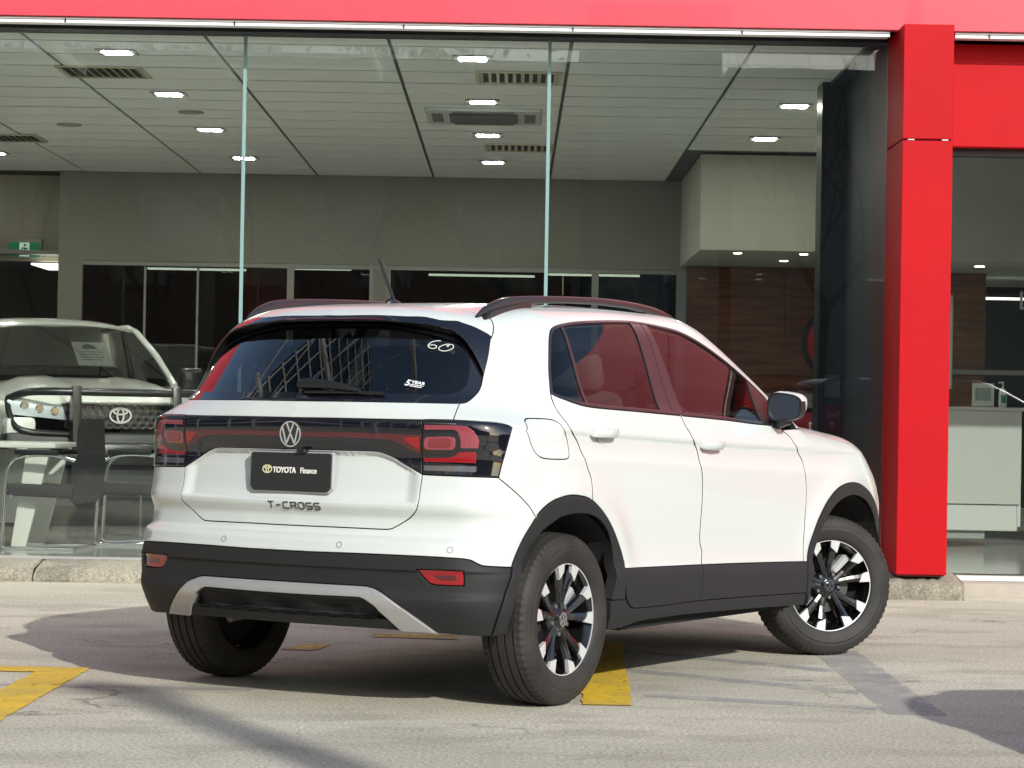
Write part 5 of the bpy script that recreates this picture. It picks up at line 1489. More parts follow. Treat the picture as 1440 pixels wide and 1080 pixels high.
    cen = Vector((1.50, -.36, .98)); ax = Vector((-.90, 0, .42)).normalized(); aa = Vector((0, 1, 0)); ab = ax.cross(aa)
    ringp = [cen + aa*.185*math.cos(t) + ab*.185*math.sin(t) for t in np.linspace(0, 2*math.pi, 33)[:-1]]
    tube_obj('wheel_rim', ringp, .014, SATINB, stw, 8, True)
    for t in (0, math.pi, -math.pi/2):
        tube_obj('wheel_spoke', [cen - ax*.01, cen + aa*.18*math.cos(t) + ab*.18*math.sin(t)], .016, SATINB, stw, 6)
    box('instrument_hood', (1.70, -.36, 1.02), (.16, .34, .10), INNER, cab, .04, seg=3)
    # seat belts from the B pillars
    for s_ in (1, -1):
        bm = bmesh.new(); tube(bm, [(.80, s_*.655, 1.34), (.78, s_*.70, 1.0), (.80, s_*.72, .7)], .024, 4, prof=[(-1, -.06), (1, -.06), (1, .06), (-1, .06)])
        from_bm('seat_belt', bm, mat('belt_black', (.02, .02, .02), .8), cab)
    # inside mirror and sun visors
    box('inner_mirror', (1.42, 0, 1.36), (.03, .22, .06), SATINB, cab, .012)
    # wheel housings
    for cx in (-.072, 2.479):
        for s_ in (1, -1):
            V_ = []; F_ = []; n_ = 20
            for i in range(n_ + 1):
                t = math.radians(-3) + math.radians(186)*i/n_
                rr = .398 if cx < 1 else .410
                for w_ in (.50, .862): V_.append((cx + rr*math.cos(t), -s_*w_, .335 + rr*math.sin(t)))
            for i in range(n_): F_.append((2*i, 2*i+1, 2*i+3, 2*i+2))
            V_.append((cx, -s_*.50, .33)); c0 = len(V_) - 1
            for i in range(n_): F_.append((2*i, 2*i+2, c0))
            mesh('wheel_housing', V_, F_, BLACKHOLE, root, True)
    # axle, silencer, under-bumper
    bm = bmesh.new(); cyl(bm, (-.02, -.62, .30), (-.02, .62, .30), .045, .045, 12); bx(bm, (.12, 0, .28), (.10, 1.15, .09), .02)
    from_bm('rear_axle', bm, BLACKHOLE, root, angle=40)
    bm = bmesh.new(); bx(bm, (-.42, -.12, .40), (.26, .58, .10), .05, seg=2); cyl(bm, (-.40, .30, .33), (-.58, .36, .30), .026, .026, 12)
    from_bm('silencer', bm, mat('exhaust_steel', (.12, .11, .10), .5, metal=.8), root, angle=40)
    box('rear_beam', (-.42, 0, .50), (.34, 1.24, .20), BLACKHOLE, root)
    box('front_beam', (3.08, 0, .45), (.22, 1.2, .34), BLACKHOLE, root)

    # ----- wheels -----
    TYRE = mat('tyre_rubber', (.021, .0190, .0170), .70, noise=.5, nscale=7, bump=.25, bscale=220)
    RIMB = mat('rim_black', (.006, .006, .007), .16, coat=.8)
    RIMS = mat('rim_machined', (.62, .63, .63), .38, metal=.35)
    DISC = mat('brake_disc', (.10, .10, .10), .45, metal=.8)
    def make_wheel():
        wh = empty('wheel')
        R0, W0 = .326, .1025
        # half section of the tyre, outer side positive w
        out = [(.2085, .084), (.213, .092), (.222, .098), (.238, .1035), (.246, .1052), (.248, .1060), (.256, .1062), (.258, .1074), (.262, .1074), (.264, .106), (.276, .1045), (.278, .1050), (.281, .1040), (.290, .1005), (.300, .0965), (.308, .0915), (.314, .0860)]
        tread = []
        def g(w_): return R0 - .006*(w_/.08)**2
        gro = [-.052, -.018, .018, .052]
        ws_ = [.078, .0775]
        pts = [(.3155, .085), (.3195, .080)]
        x_ = .0765
        segs = []
        for c_ in sorted(gro, reverse=True):
            segs += [(g(c_ + .0042), c_ + .0042), (g(c_) - .008, c_ + .0030), (g(c_) - .008, c_ - .0030), (g(c_ - .0042), c_ - .0042)]
        prof = out + pts + [(g(.0765), .0765), (g(.066), .066)] + segs + [(g(.066), -.066), (g(.0765), -.0765)] + [(r_, -w_) for r_, w_ in reversed(out + pts)]
        n_ = 264; V_ = []; k_ = len(prof)
        for i in range(n_):
            a_ = 2*math.pi*i/n_
            for j, (r_, w_) in enumerate(prof):
                rr = r_
                aw = abs(w_)
                if .0630 < aw < .0880 and r_ > .308 and i % 4 < 2: rr = r_ - .0042
                V_.append((rr*math.cos(a_), w_, rr*math.sin(a_)))
        F_ = [(i*k_+q, ((i+1) % n_)*k_+q, ((i+1) % n_)*k_+q+1, i*k_+q+1) for i in range(n_) for q in range(k_-1)]
        t = mesh('tyre', V_, F_, TYRE, wh, True); t.data.set_sharp_from_angle(angle=math.radians(32))
        # raised sidewall blocks (size marks read as texture at this distance)
        # rim barrel and bright lip
        V_, F_ = lathe([(.209, .083), (.2075, .087), (.2145, .0895), (.2185, .0885), (.2195, .086), (.2195, .080)], 96)
        l = mesh('rim_lip', V_, F_, RIMS, wh, True); l.data.set_sharp_from_angle(angle=math.radians(40))
        V_, F_ = lathe([(.2095, .083), (.203, .070), (.196, .045), (.186, .0), (.190, -.05), (.205, -.085)], 72)
        mesh('rim_barrel', V_, F_, RIMB, wh, True)
        # spokes: five pairs
        sp0 = tip0 = None
        def spoke(mir):
            s_ = -1 if mir else 1
            # ribbon centre line: from hub to rim; half of a V pair, local radial axis = +z
            a_in, a_out = math.radians(8.5)*s_, math.radians(14.8)*s_
            st_ = []
            for r_, hw, wz, an in ((.034, .016, .066, a_in), (.060, .0165, .064, a_in*1.02), (.100, .0175, .068, (a_in*.6 + a_out*.4)), (.135, .0200, .075, (a_in*.3 + a_out*.7)), (.158, .0215, .080, a_out*.93), (.2085, .0245, .084, a_out)):
                c_ = Vector((r_*math.sin(an), 0, r_*math.cos(an))); tdir = Vector((math.cos(an), 0, -math.sin(an)))
                st_.append((c_, tdir, hw, wz))
            V_ = []; F_ = []
            for c_, td, hw, wz in st_:
                for (f_, dw) in ((-1, -.014), (-.72, -.0015), (-.0, .0025), (.72, -.0015), (1, -.014), (.8, -.042), (-.8, -.042)):
                    p = c_ + td*hw*f_; V_.append((p.x, wz + dw, p.z))
            n7 = 7
            for i in range(len(st_) - 1):
                for q in range(n7): F_.append((i*n7+q, i*n7+(q+1) % n7, (i+1)*n7+(q+1) % n7, (i+1)*n7+q))
            F_.append(tuple(range(n7))); F_.append(tuple(range((len(st_)-1)*n7, len(st_)*n7))[::-1])
            # machined tip
            (c1, t1, h1, w1), (c2, t2, h2, w2) = st_[4], st_[5]
            T_ = []
            b1 = c1 + (c2 - c1)*.10; w1b = w1 + (w2 - w1)*.1
            quad = [(b1 - t1*h1*.78, w1b), (b1 + t1*h1*.55*1 - (c2 - c1)*.35*0, w1b), (c2 + t2*h2*.9, w2), (c2 - t2*h2*.9, w2)]
            quad = [(b1 - t1*h1*.86 + (c2-c1)*(.30 if s_ > 0 else -.16), w1b), (b1 + t1*h1*.86 + (c2-c1)*(-.16 if s_ > 0 else .30), w1b), (c2 + t2*h2*.98, w2), (c2 - t2*h2*.98, w2)]
            top_ = [(p.x, w_ + .0045, p.z) for p, w_ in quad]; bot_ = [(p.x, w_ - .012, p.z) for p, w_ in quad]
            TV = top_ + bot_; TF = [(0, 1, 2, 3)] + [(i, 4+i, 4+(i+1) % 4, (i+1) % 4) for i in range(4)]
            return V_, F_, TV, TF
        for k in range(5):
            for mir in (0, 1):
                if k == 0:
                    V_, F_, TV, TF = spoke(mir)
                    a_ = mesh('spoke', V_, F_, RIMB, wh); b_ = mesh('spoke_tip', TV, TF, RIMS, wh)
                    for o_ in (a_, b_):
                        bm = bmesh.new(); bm.from_mesh(o_.data); bmesh.ops.recalc_face_normals(bm, faces=bm.faces); bm.to_mesh(o_.data); bm.free()
                    if mir: sB = (a_, b_)
                    else: sA = (a_, b_)
                else:
                    for o_ in (sB if mir else sA): instance(o_, wh, rot=(0, 2*math.pi*k/5, 0))
        V_, F_ = lathe([(0, .074), (.030, .074), (.034, .071), (.040, .066), (.070, .055), (.072, .03)], 40)
        mesh('hub', V_, F_, RIMB, wh, True)
        V_, F_ = lathe([(0, .078), (.027, .0775), (.0285, .075), (.0285, .07)], 32)
        mesh('hub_cap', V_, F_, GLOSSB, wh, True)
        emb_frame = lambda p, q, d: (p, .0778 + d*.4, q)
        R = .0265
        strokes('cap_emblem', [[(R*.92*math.cos(t), R*.92*math.sin(t)) for t in np.linspace(0, 2*math.pi, 33)[:-1]], [(-.32*R, .84*R), (0, .12*R), (.32*R, .84*R)], [(-.74*R, .48*R), (-.38*R, -.70*R), (0, .02*R), (.38*R, -.70*R), (.74*R, .48*R)]], .15*R, .003, CHROME, wh, [True, False, False], emb_frame)
        for k in range(5):
            a_ = 2*math.pi*(k + .5)/5
            bm = bmesh.new(); x_, z_ = .056*math.sin(a_), .056*math.cos(a_)
            cyl(bm, (x_, .050, z_), (x_, .066, z_), .0095, .0085, 6); from_bm('wheel_bolt', bm, PLASTICG, wh)
        V_, F_ = lathe([(.05, .02), (.128, .02), (.128, .0), (.05, .0)], 48)
        mesh('brake_disc', V_, F_, DISC, wh, True).data.set_sharp_from_angle(angle=math.radians(40))
        box('brake_caliper', (-.095, .015, .075), (.06, .06, .11), mat('caliper_grey', (.42, .42, .42), .5, metal=.4), wh, .012, Matrix.Rotation(math.radians(-52), 3, 'Y'))
        V_, F_ = lathe([(.0, -.02), (.18, -.02), (.186, -.0)], 36); mesh('back_plate', V_, F_, BLACKHOLE, wh, True)
        return wh
    w0 = make_wheel()
    # right wheels: local +Y must point outwards (car -Y)
    spec_ = [(-.072, -.755, math.pi, -5, 'right'), (2.479, -.700, math.pi, 8, 'front'), (-.072, .755, 0, 20, 'left'), (2.479, .70, 0, 30, 'leftf')]
    for i, (x_, y_, rz, roll, k) in enumerate(spec_):
        o = w0 if i == 0 else copy_tree(w0)
        o.parent = root
        st_ = -math.radians(STEER) if k in ('front', 'leftf') else 0.0
        off = .055
        yy = y_
        xx = x_
        if k == 'front': xx = x_ - off*math.sin(math.radians(STEER)); yy = y_ - off*math.cos(math.radians(STEER))
        if k == 'leftf': xx = x_ + off*math.sin(math.radians(STEER)); yy = y_ + off*math.cos(math.radians(STEER))
        o.matrix_local = Matrix.Translation((xx, yy, .3255)) @ Matrix.Rotation(rz + st_, 4, 'Z') @ Matrix.Rotation(math.radians(roll), 4, 'Y')
    return root

STEER = 37.0
car = build_car()
car.location = (-.4611, 9.597, 0); car.rotation_euler = (0, 0, math.radians(58.1125))
tag(car, 'white compact SUV with black lower cladding and roof rails, parked on the forecourt', 'car')

# ================= things inside the showroom =================
CHR = CHROME; SEATB = mat('chair_black', (.009, .009, .010), .75, bump=.3, bscale=300)
def make_chair():
    c = empty('visitor_chair')
    tag(c, 'black visitor chair with chrome cantilever frame nearest the white desk', 'chair', 'black cantilever chairs by the window')
    # local: faces -x, z from the floor
    box('seat', (-.02, 0, .395), (.48, .47, .080), SEATB, c, .022, Matrix.Rotation(math.radians(2), 3, 'Y'), 3)
    bm = bmesh.new(); prof = [(.19, .35), (.235, .42), (.245, .55), (.235, .70), (.235, .82), (.262, .885), (.305, .885), (.305, .80), (.310, .70), (.320, .55), (.305, .40), (.265, .315), (.20, .32)]
    A = [bm.verts.new((x, -.215, z)) for x, z in prof]; B = [bm.verts.new((x, .215, z)) for x, z in prof]
    bm.faces.new(A[::-1]); bm.faces.new(B)
    for i in range(len(prof)): bm.faces.new((A[i], A[(i+1) % len(prof)], B[(i+1) % len(prof)], B[i]))
    bmesh.ops.bevel(bm, geom=list(bm.edges), offset=.008, segments=2, affect='EDGES'); from_bm('backrest', bm, SEATB, c, angle=60)
    for s in (-1, 1):
        y = s*.255
        pth = [(.24, y, .012), (.0, y, .012), (-.215, y, .012), (-.255, y, .05), (-.245, y, .30), (-.235, y, .50), (-.205, y, .585), (-.14, y, .622), (-.02, y, .638), (.13, y, .630), (.235, y, .60)]
        tube_obj('frame_tube', smooth_path(pth, 5), .0125, CHR, c, 10)
        box('armrest_pad', (-.03, y, .656), (.30, .052, .034), SEATB, c, .010, None, 2)
    tube_obj('rear_bar', [(.24, -.255, .012), (.24, .255, .012)], .0125, CHR, c, 10)
    tube_obj('seat_bar', [(-.20, -.255, .36), (-.20, .255, .36)], .010, CHR, c, 8)
    return c
ch = make_chair(); ch.location = (-3.13, 16.45, .13); ch.rotation_euler = (0, 0, math.radians(-6))
c2 = copy_tree(ch); c2.location = (-2.66, 17.15, .13); c2.rotation_euler = (0, 0, math.radians(4)); c2['label'] = 'black visitor chair with chrome frame, second from the white desk, beside the white car'
dk = empty('desk', (-3.95, 16.75, .13)); tag(dk, 'white desk with slanted end panel and drawers at the left edge', 'desk')
DW = mat('desk_white', (.62, .63, .58), .35, coat=.2)
box('desk_top', (0, 0, .700), (1.72, .80, .035), DW, dk, .006, None, 2)
prism('end_panel', [(.56, .0), (.66, .0), (.82, .68), (.66, .68)], -.36, -.31, 'xz', DW, dk, .004)
prism('end_panel', [(.50, .0), (.66, .0), (.82, .68), (.70, .68)], .30, .36, 'xz', DW, dk, .004)
box('modesty_panel', (-.1, .30, .40), (1.3, .03, .52), DW, dk, .004)
for k in range(3):
    box('drawer', (.12, -.10, .565 - .20*k), (.42, .50, .18), mat('drawer_white', (.50, .51, .46), .45), dk, .006)
    box('drawer_handle', (.12, -.36, .60 - .20*k), (.16, .012, .012), ALU, dk, .003)
# reception desk on the right
rd_ = empty('reception_desk', (3.40, 18.9, .13)); tag(rd_, 'pale reception desk with recessed base behind the right window', 'desk')
DG2 = mat('reception_white', (.46, .475, .455), .3, coat=.3)
box('desk_front', (0, -.37, .70), (1.04, .03, .72), DG2, rd_, .004)
box('desk_side', (.51, 0, .62), (.03, .74, .90), DG2, rd_, .004)
box('desk_counter', (0, 0, 1.072), (1.08, .80, .028), DG2, rd_, .004)
box('desk_base', (-.10, -.30, .19), (.72, .04, .24), mat('reception_recess', (.26, .29, .27), .4), rd_, .004)
box('desk_plinth', (.0, -.355, .235), (1.0, .02, .20), DG2, rd_, .004)
bt = empty('sanitiser_bottle', (3.82, 18.75, 1.217)); tag(bt, 'white pump bottle standing on the reception desk', 'bottle')
V_, F_ = lathe([(0, 0), (.028, 0), (.031, .01), (.031, .11), (.024, .135), (.012, .145), (.012, .155), (0, .155)], 20, 'Z'); mesh('bottle_body', V_, F_, mat('bottle_white', (.6, .66, .64), .35), bt, True)
bm = bmesh.new(); cyl(bm, (0, 0, .155), (0, 0, .20), .006, .006, 8); cyl(bm, (0, 0, .195), (-.035, 0, .192), .007, .005, 8); from_bm('bottle_pump', bm, mat('pump_white', (.7, .7, .7), .4), bt)
box('bottle_label', (0, -.031, .065), (.04, .003, .06), mat('label_green', (.02, .18, .15), .5), bt)
hs = empty('leaflet_stand', (3.66, 18.72, 1.217)); tag(hs, 'clear stand with printed leaflets on the reception desk', 'leaflet stand')
box('stand_sheet', (0, 0, .095), (.17, .012, .18), mat('leaflet', (.50, .55, .52), .4), hs, .002)
box('leaflet_print', (0, -.008, .10), (.12, .003, .10), mat('leaflet_print', (.22, .30, .28), .5), hs)
pf = empty('poster_frame', (3.47, 20.0, 1.76)); tag(pf, 'white framed dark poster beside the red pillar, seen through the right window', 'poster')
box('frame_border', (0, 0, 0), (.36, .05, .78), mat('frame_white', (.42, .46, .44), .4), pf, .006)
box('poster_sheet', (-.02, -.028, 0), (.27, .006, .66), mat('poster_dark', (.03, .034, .036), .4), pf)
sbox('reception_lintel', 3.32, 5.8, 19.0, 22.4, 2.36, 3.556, mat('reception_wall', (.36, .38, .33), .85, noise=.04, nscale=2))
sbox('reception_timber', 3.35, 4.0, 20.4, 20.46, .13, 2.36, TIM)
sbox('reception_shelf', 3.36, 5.8, 20.3, 20.36, 1.50, 1.54, FR)
sbox('reception_back', 3.5, 5.8, 23.5, 23.6, .13, 2.36, mat('reception_dark', (.08, .09, .085), .8))
o = box('strip_light', (4.35, 21.0, 2.18), (.7, .06, .02), LT2); tag(o, 'strip light in the reception room at the right edge', 'strip light')
cu = bpy.data.curves.new('wall_letter', 'FONT'); cu.body = 'L'; cu.size = .22; cu.extrude = .006; cu.materials.append(mat('letter_white', (.75, .75, .72), .5))
co = bpy.data.objects.new('wall_letter', cu); link(co); co.location = (4.27, 20.38, 2.06); co.rotation_euler = (math.pi/2, 0, 0); tag(co, 'white letter L on the reception wall at the right edge', 'lettering')

# ---- the white ute ----
ut = empty('white_ute'); tag(ut, 'white ute with black bull bar and price sheet inside the showroom', 'ute')
UW = mat('ute_paint', (.72, .74, .68), .30, coat=.9)
BS = mat('badge_silver', (.62, .63, .63), .3, metal=.35)
UG = glass_mat('ute_glass', (.72, .76, .73), 1.5, refl=1.2)
UB = mat('bar_black', (.012, .012, .013), .3, coat=.3)
# body lower shell: side profile extruded, front wheel arches cut as arcs
def arcp(cx, cz, r, a0, a1, n=9): return [(cx + r*math.cos(math.radians(a0 + (a1 - a0)*i/n)), cz + r*math.sin(math.radians(a0 + (a1 - a0)*i/n))) for i in range(n + 1)]
def loft(name, secs, m, par, close=True, ang=45):
    """skin through sections (lists of points of equal length)"""
    V = [p for s in secs for p in s]; k = len(secs[0]); F = []
    for i in range(len(secs) - 1):
        for j in range(k if close else k - 1):
            a = i*k + j; b_ = i*k + (j+1) % k; F.append((a, b_, b_ + k, a + k))
    if close: F += [tuple(range(k))[::-1], tuple(range((len(secs)-1)*k, len(secs)*k))]
    bm = bmesh.new(); vs = [bm.verts.new(p) for p in V]
    for f in F: bm.faces.new([vs[i] for i in f])
    return from_bm(name, bm, m, par, angle=ang)
# bonnet: crowned sheet with rounded sides
secs = []
for x, z, hw, dr in ((.02, .985, .72, .10), (-.06, 1.045, .80, .10), (-.30, 1.105, .86, .10), (-.75, 1.165, .885, .11), (-1.28, 1.215, .89, .12)):
    secs.append([(x - .10*(abs(t)**2), hw*t, z - dr*abs(t)**3.2 + (.018 if .25 < abs(t) < .62 else 0)) for t in np.linspace(-1, 1, 25)])
loft('bonnet', secs, UW, ut, False, 60)
for s in (1, -1):
    side = [(-.12, .50), (-.10, .90), (-.22, 1.0), (-1.3, 1.10), (-3.2, 1.12), (-3.2, .42), (-1.55, .38)] + arcp(-.98, .40, .45, 0, 180, 10)[::1]
    side = [(-.08, .52), (-.08, .90), (-.20, 1.00), (-.75, 1.06), (-1.3, 1.10), (-3.2, 1.12), (-3.2, .42), (-1.47, .38)] + [(x, z) for x, z in arcp(-.98, .40, .44, 180, 0, 10)] 
    prism('wing', side, s*.80, s*.915, 'xz', UW, ut, .03)
    # headlamp
    hl = prism('headlamp', [(.42, .86), (.86, .90), (.90, 1.01), (.80, 1.035), (.46, .975)], -.10, .03, 'yz', mat('lamp_glass', (.62, .68, .72), .28, metal=.25, coat=1.0), ut, .012) if s > 0 else prism('headlamp', [(-a, b_) for a, b_ in [(.42, .86), (.86, .90), (.90, 1.01), (.80, 1.035), (.46, .975)]], -.10, .03, 'yz', mat('lamp_glass', (.55, .58, .60), .08, metal=.7, coat=1.0), ut, .012)
    for q in range(3):
        bm = bmesh.new(); cyl(bm, (.032, s*(.52 + .12*q), .93 + .02*q), (.04, s*(.52 + .12*q), .93 + .02*q), .035, .028, 12); from_bm('lamp_bowl', bm, CHR, ut)
# windscreen, pillars, roof
def yq(x, z, y): return (x, y, z)
wsd = [(-1.22, -.74, 1.215), (-1.30, 0, 1.235), (-1.22, .74, 1.215), (-1.92, .60, 1.655), (-1.96, 0, 1.675), (-1.92, -.60, 1.655)]
wv = []; 
for t in np.linspace(0, 1, 5):
    for k in np.linspace(-1, 1, 9):
        wv.append((-1.22 - .70*t - .07*(1 - k*k)*-1*0 + .06*(1 - k*k), k*(.75 - .14*t), 1.215 + .44*t + .02*(1-k*k)))
mesh('windscreen', wv, [(j*9+i, j*9+i+1, (j+1)*9+i+1, (j+1)*9+i) for j in range(4) for i in range(8)], UG, ut, True)
secs = []
for x, z, hw, dr in ((-1.88, 1.668, .62, .05), (-1.96, 1.70, .64, .055), (-2.4, 1.745, .67, .06), (-3.1, 1.74, .67, .06)):
    secs.append([(x - .05*t*t, hw*t, z - dr*abs(t)**3) for t in np.linspace(-1, 1, 17)])
loft('roof', secs, UW, ut, False, 60)
for s in (1, -1):
    tube_obj('windscreen_pillar', [(-1.20, s*.79, 1.16), (-1.55, s*.72, 1.42), (-1.88, s*.630, 1.625), (-2.1, s*.615, 1.668), (-3.0, s*.63, 1.67)], .030, UW, ut, 8)
    prism('cab_side', [(-1.20, 1.08), (-3.15, 1.10), (-3.15, 1.13), (-1.30, 1.16)], s*.78, s*.86, 'xz', UW, ut, .01)
    mesh('side_glass', [(-1.32, s*.77, 1.16), (-2.45, s*.78, 1.16), (-2.45, s*.665, 1.68), (-1.98, s*.665, 1.66)], [(0, 1, 2, 3)], UG, ut)
    mesh('side_glass', [(-2.53, s*.78, 1.16), (-3.12, s*.78, 1.16), (-3.0, s*.665, 1.67), (-2.53, s*.665, 1.68)], [(0, 1, 2, 3)], UG, ut)
    tube_obj('door_pillar', [(-2.49, s*.79, 1.12), (-2.49, s*.68, 1.69)], .035, UB, ut, 6)
    box('door_mirror', (-1.42, s*1.0, 1.22), (.10, .20, .20), UB, ut, .04, None, 3)
box('cab_back', (-3.15, 0, 1.2), (.08, 1.5, 1.05), UW, ut, .03)
box('seat_row', (-2.45, 0, 1.02), (.18, 1.3, .62), SEATB, ut, .06, None, 2)
box('dash', (-1.50, 0, 1.10), (.35, 1.42, .16), SEATB, ut, .05, None, 2)
box('body_floor', (-1.9, 0, .52), (2.7, 1.55, .20), BLACKHOLE, ut)
box('tray', (-4.0, 0, .85), (1.55, 1.75, .50), UW, ut, .03)
# front: grille with honeycomb, chrome bar, bumper
prism('grille_surround', [(-.44, .80), (.44, .80), (.46, .99), (.40, 1.0), (-.40, 1.0), (-.46, .99)], -.10, .005, 'yz', UB, ut, .008)
box('grille_bar', (.025, 0, 1.002), (.03, .86, .022), BS, ut, .006)
HX = mat('grille_mesh', (.09, .09, .09), .3, metal=.3)
hexs = []
for r in range(4):
    for c_ in range(13):
        cx, cz = -.41 + .066*c_ + (.033 if r % 2 else 0), .825 + .047*r
        if abs(cx) < .44: hexs.append([(cx + .030*math.cos(t), cz + .024*math.sin(t)) for t in np.linspace(math.pi/6, 2*math.pi + math.pi/6, 7)[:-1]])
strokes('honeycomb', hexs, .008, .012, HX, ut, [True]*len(hexs), lambda p, q, d: (.006 + d, p, q))
lel = lambda rx, rz, cx=0, cz=0: [(cx + rx*math.cos(t), cz + rz*math.sin(t)) for t in np.linspace(0, 2*math.pi, 29)[:-1]]
strokes('front_badge', [lel(.085, .058), lel(.026, .054), lel(.055, .022, 0, .030)], .013, .012, BS, ut, [True]*3, lambda p, q, d: (.03 + d, p, .905 + q))
bm = bmesh.new(); bx(bm, (.02, 0, .56), (.26, 1.86, .42), .05, None, 2); from_bm('front_bumper', bm, mat('bumper_dark', (.020, .021, .022), .5), ut, angle=40)
box('bumper_cap', (.02, .80, .80), (.20, .24, .16), UW, ut, .04, None, 2); box('bumper_cap', (.02, -.80, .80), (.20, .24, .16), UW, ut, .04, None, 2)
tube_obj('bull_bar_top', smooth_path([(-.02, -.88, 1.02), (.12, -.76, 1.075), (.20, -.50, 1.085), (.22, 0, 1.085), (.20, .50, 1.085), (.12, .76, 1.075), (-.02, .88, 1.02)], 4), .032, UB, ut, 10)
tube_obj('bull_bar_loop', smooth_path([(.14, -.40, .75), (.14, -.80, .78), (.06, -.88, .90), (-.02, -.88, 1.02)], 4), .025, UB, ut, 8)
tube_obj('bull_bar_loop', smooth_path([(.14, .40, .75), (.14, .80, .78), (.06, .88, .90), (-.02, .88, 1.02)], 4), .025, UB, ut, 8)
for s in (1, -1):
    prism('bar_upright', [(.17, 1.13), (.25, 1.13), (.26, .95), (.28, .70), (.24, .35), (.14, .35), (.17, .70), (.16, .95)], s*.40 - .035, s*.40 + .035, 'xz', UB, ut, .008)
    box('driving_light', (.16, s*.72, .62), (.04, .26, .05), mat('fog_lens', (.5, .5, .5), .2, metal=.5), ut, .01)
    for q in range(8): box('led', (.183, s*.72 + (q - 3.5)*.03, .62), (.004, .014, .02), mat('led_white', (.8, .8, .8), .3), ut)
bm = bmesh.new(); bx(bm, (.20, 0, .60), (.10, 1.30, .18), .03, None, 2); from_bm('bar_channel', bm, UB, ut, angle=40)
for s in (1, -1):
    for x in (-.98, -4.05):
        V_, F_ = lathe([(.20, -.13), (.36, -.125), (.385, -.10), (.39, 0), (.385, .10), (.36, .125), (.22, .13), (.20, .10)], 40)
        o = mesh('ute_wheel', V_, F_, TYRE_ if False else mat('tyre_rubber', (.014, .0135, .013), .72), ut, True); o.location = (x, s*.78, .39)
        V_, F_ = lathe([(0, .06), (.07, .07), (.09, .05), (.18, .09), (.21, .11)], 32); q_ = mesh('ute_rim', V_, F_, ALU, o, True)
        if s < 0: q_.rotation_euler = (0, 0, math.pi)
# price sheet behind the windscreen
pp = empty('paper_sheet', (0, 0, 0), 0, ut)
PV = [(-1.585, -.40, 1.42), (-1.585, -.02, 1.42), (-1.86, -.06, 1.60), (-1.86, -.36, 1.60)]
PV = [(-1.42, .02, 1.32), (-1.42, .32, 1.32), (-1.72, .32, 1.525), (-1.72, .02, 1.525)]
mesh('sheet_page', PV, [(0, 1, 2, 3)], mat('paper', (.75, .76, .72), .7), pp)
def onp(a, b_, d=0): 
    P = [Vector(p) for p in PV]; q = P[0].lerp(P[1], a).lerp(P[3].lerp(P[2], a), b_); return q + Vector((.5, 0, .85))*(.002 + d)
mesh('sheet_print', [onp(a, b_) for a, b_ in ((.25, .70), (.70, .70), (.62, .84), (.45, .92), (.30, .86))], [(0, 1, 2, 3, 4)], mat('print_grey', (.15, .15, .15), .7), pp)
for k in range(4): mesh('sheet_line', [onp(a, b_) for a, b_ in ((.12, .56 - .11*k), (.80 - .12*(k % 2), .56 - .11*k), (.80 - .12*(k % 2), .585 - .11*k), (.12, .585 - .11*k))], [(0, 1, 2, 3)], mat('print_grey', (.15, .15, .15), .7), pp)
ut.location = (-3.10, 19.05, .13); ut.rotation_euler = (0, 0, math.radians(-90 + 24))

# ================= surroundings: street behind the camera, seen in reflections =================
def tree(base, h, seed, lean=(0, 0), label='tall bare street tree across the road', depth=5, r0=.17, foliage=0.0, spread=.55):
    r = random.Random(seed); t = empty('bare_tree', base); tag(t, label, 'tree', 'bare trees across the road')
    bm = bmesh.new(); tips = []
    def br(p, d, L, rad, lv):
        n = 4; pts = [p]; q = p; dd = d
        for i in range(n):
            dd = (dd + Vector((r.uniform(-.16, .16), r.uniform(-.16, .16), r.uniform(-.05, .12)))).normalized(); q = q + dd*L/n; pts.append(q)
        tube(bm, pts, [rad*(1 - .45*i/n) for i in range(n + 1)], 6 if lv < 2 else 4, caps=False)
        if lv >= depth: tips.append(q); return
        for k in range(3 if lv < 3 else 3):
            a = r.uniform(0, 2*math.pi); ax = Vector((math.cos(a), math.sin(a), 0)); nd = (dd*(1 - spread*.5) + ax*spread + Vector((0, 0, .16))).normalized()
            br(pts[2] if k == 0 and lv > 0 else q, nd, L*r.uniform(.62, .80), rad*.52, lv + 1)
    br(Vector((0, 0, -.05)), Vector((lean[0], lean[1], 1)).normalized(), h*.30, r0, 0)
    from_bm('trunk', bm, mat('bark', (.060, .050, .042), .9), t)
    if foliage:
        V = []; F = []
        for p in tips:
            for q in range(int(foliage)):
                c_ = p + Vector((r.gauss(0, .28), r.gauss(0, .28), r.gauss(0, .22))); s = r.uniform(.05, .10); a = Vector((r.uniform(-1, 1), r.uniform(-1, 1), r.uniform(-1, 1))).normalized()*s; b_ = a.cross(Vector((r.uniform(-1, 1), r.uniform(-1, 1), 1))).normalized()*s
                i = len(V); V += [c_ - a, c_ + b_, c_ + a, c_ - b_]; F.append((i, i+1, i+2, i+3))
        mesh('crown', V, F, mat('leaf_olive', (.060, .075, .028), .7), t)
    return t
tree((-9.8, -21.5, 0), 13.5, 1, foliage=2, label='thinly leaved street tree across the road, leftmost'); tree((-6.2, -22.5, 0), 13.5, 2, foliage=3, label='leafy street tree across the road, second of the row')
tree((-2.6, -21.8, 0), 13.5, 3, foliage=2, label='street tree straight across the road'); tree((.8, -22.2, 0), 13, 7, foliage=4, label='dense leafy street tree in front of the grey building')
tree((6.6, -22.2, 0), 12.0, 5, label='bare street tree across the road, rightmost')
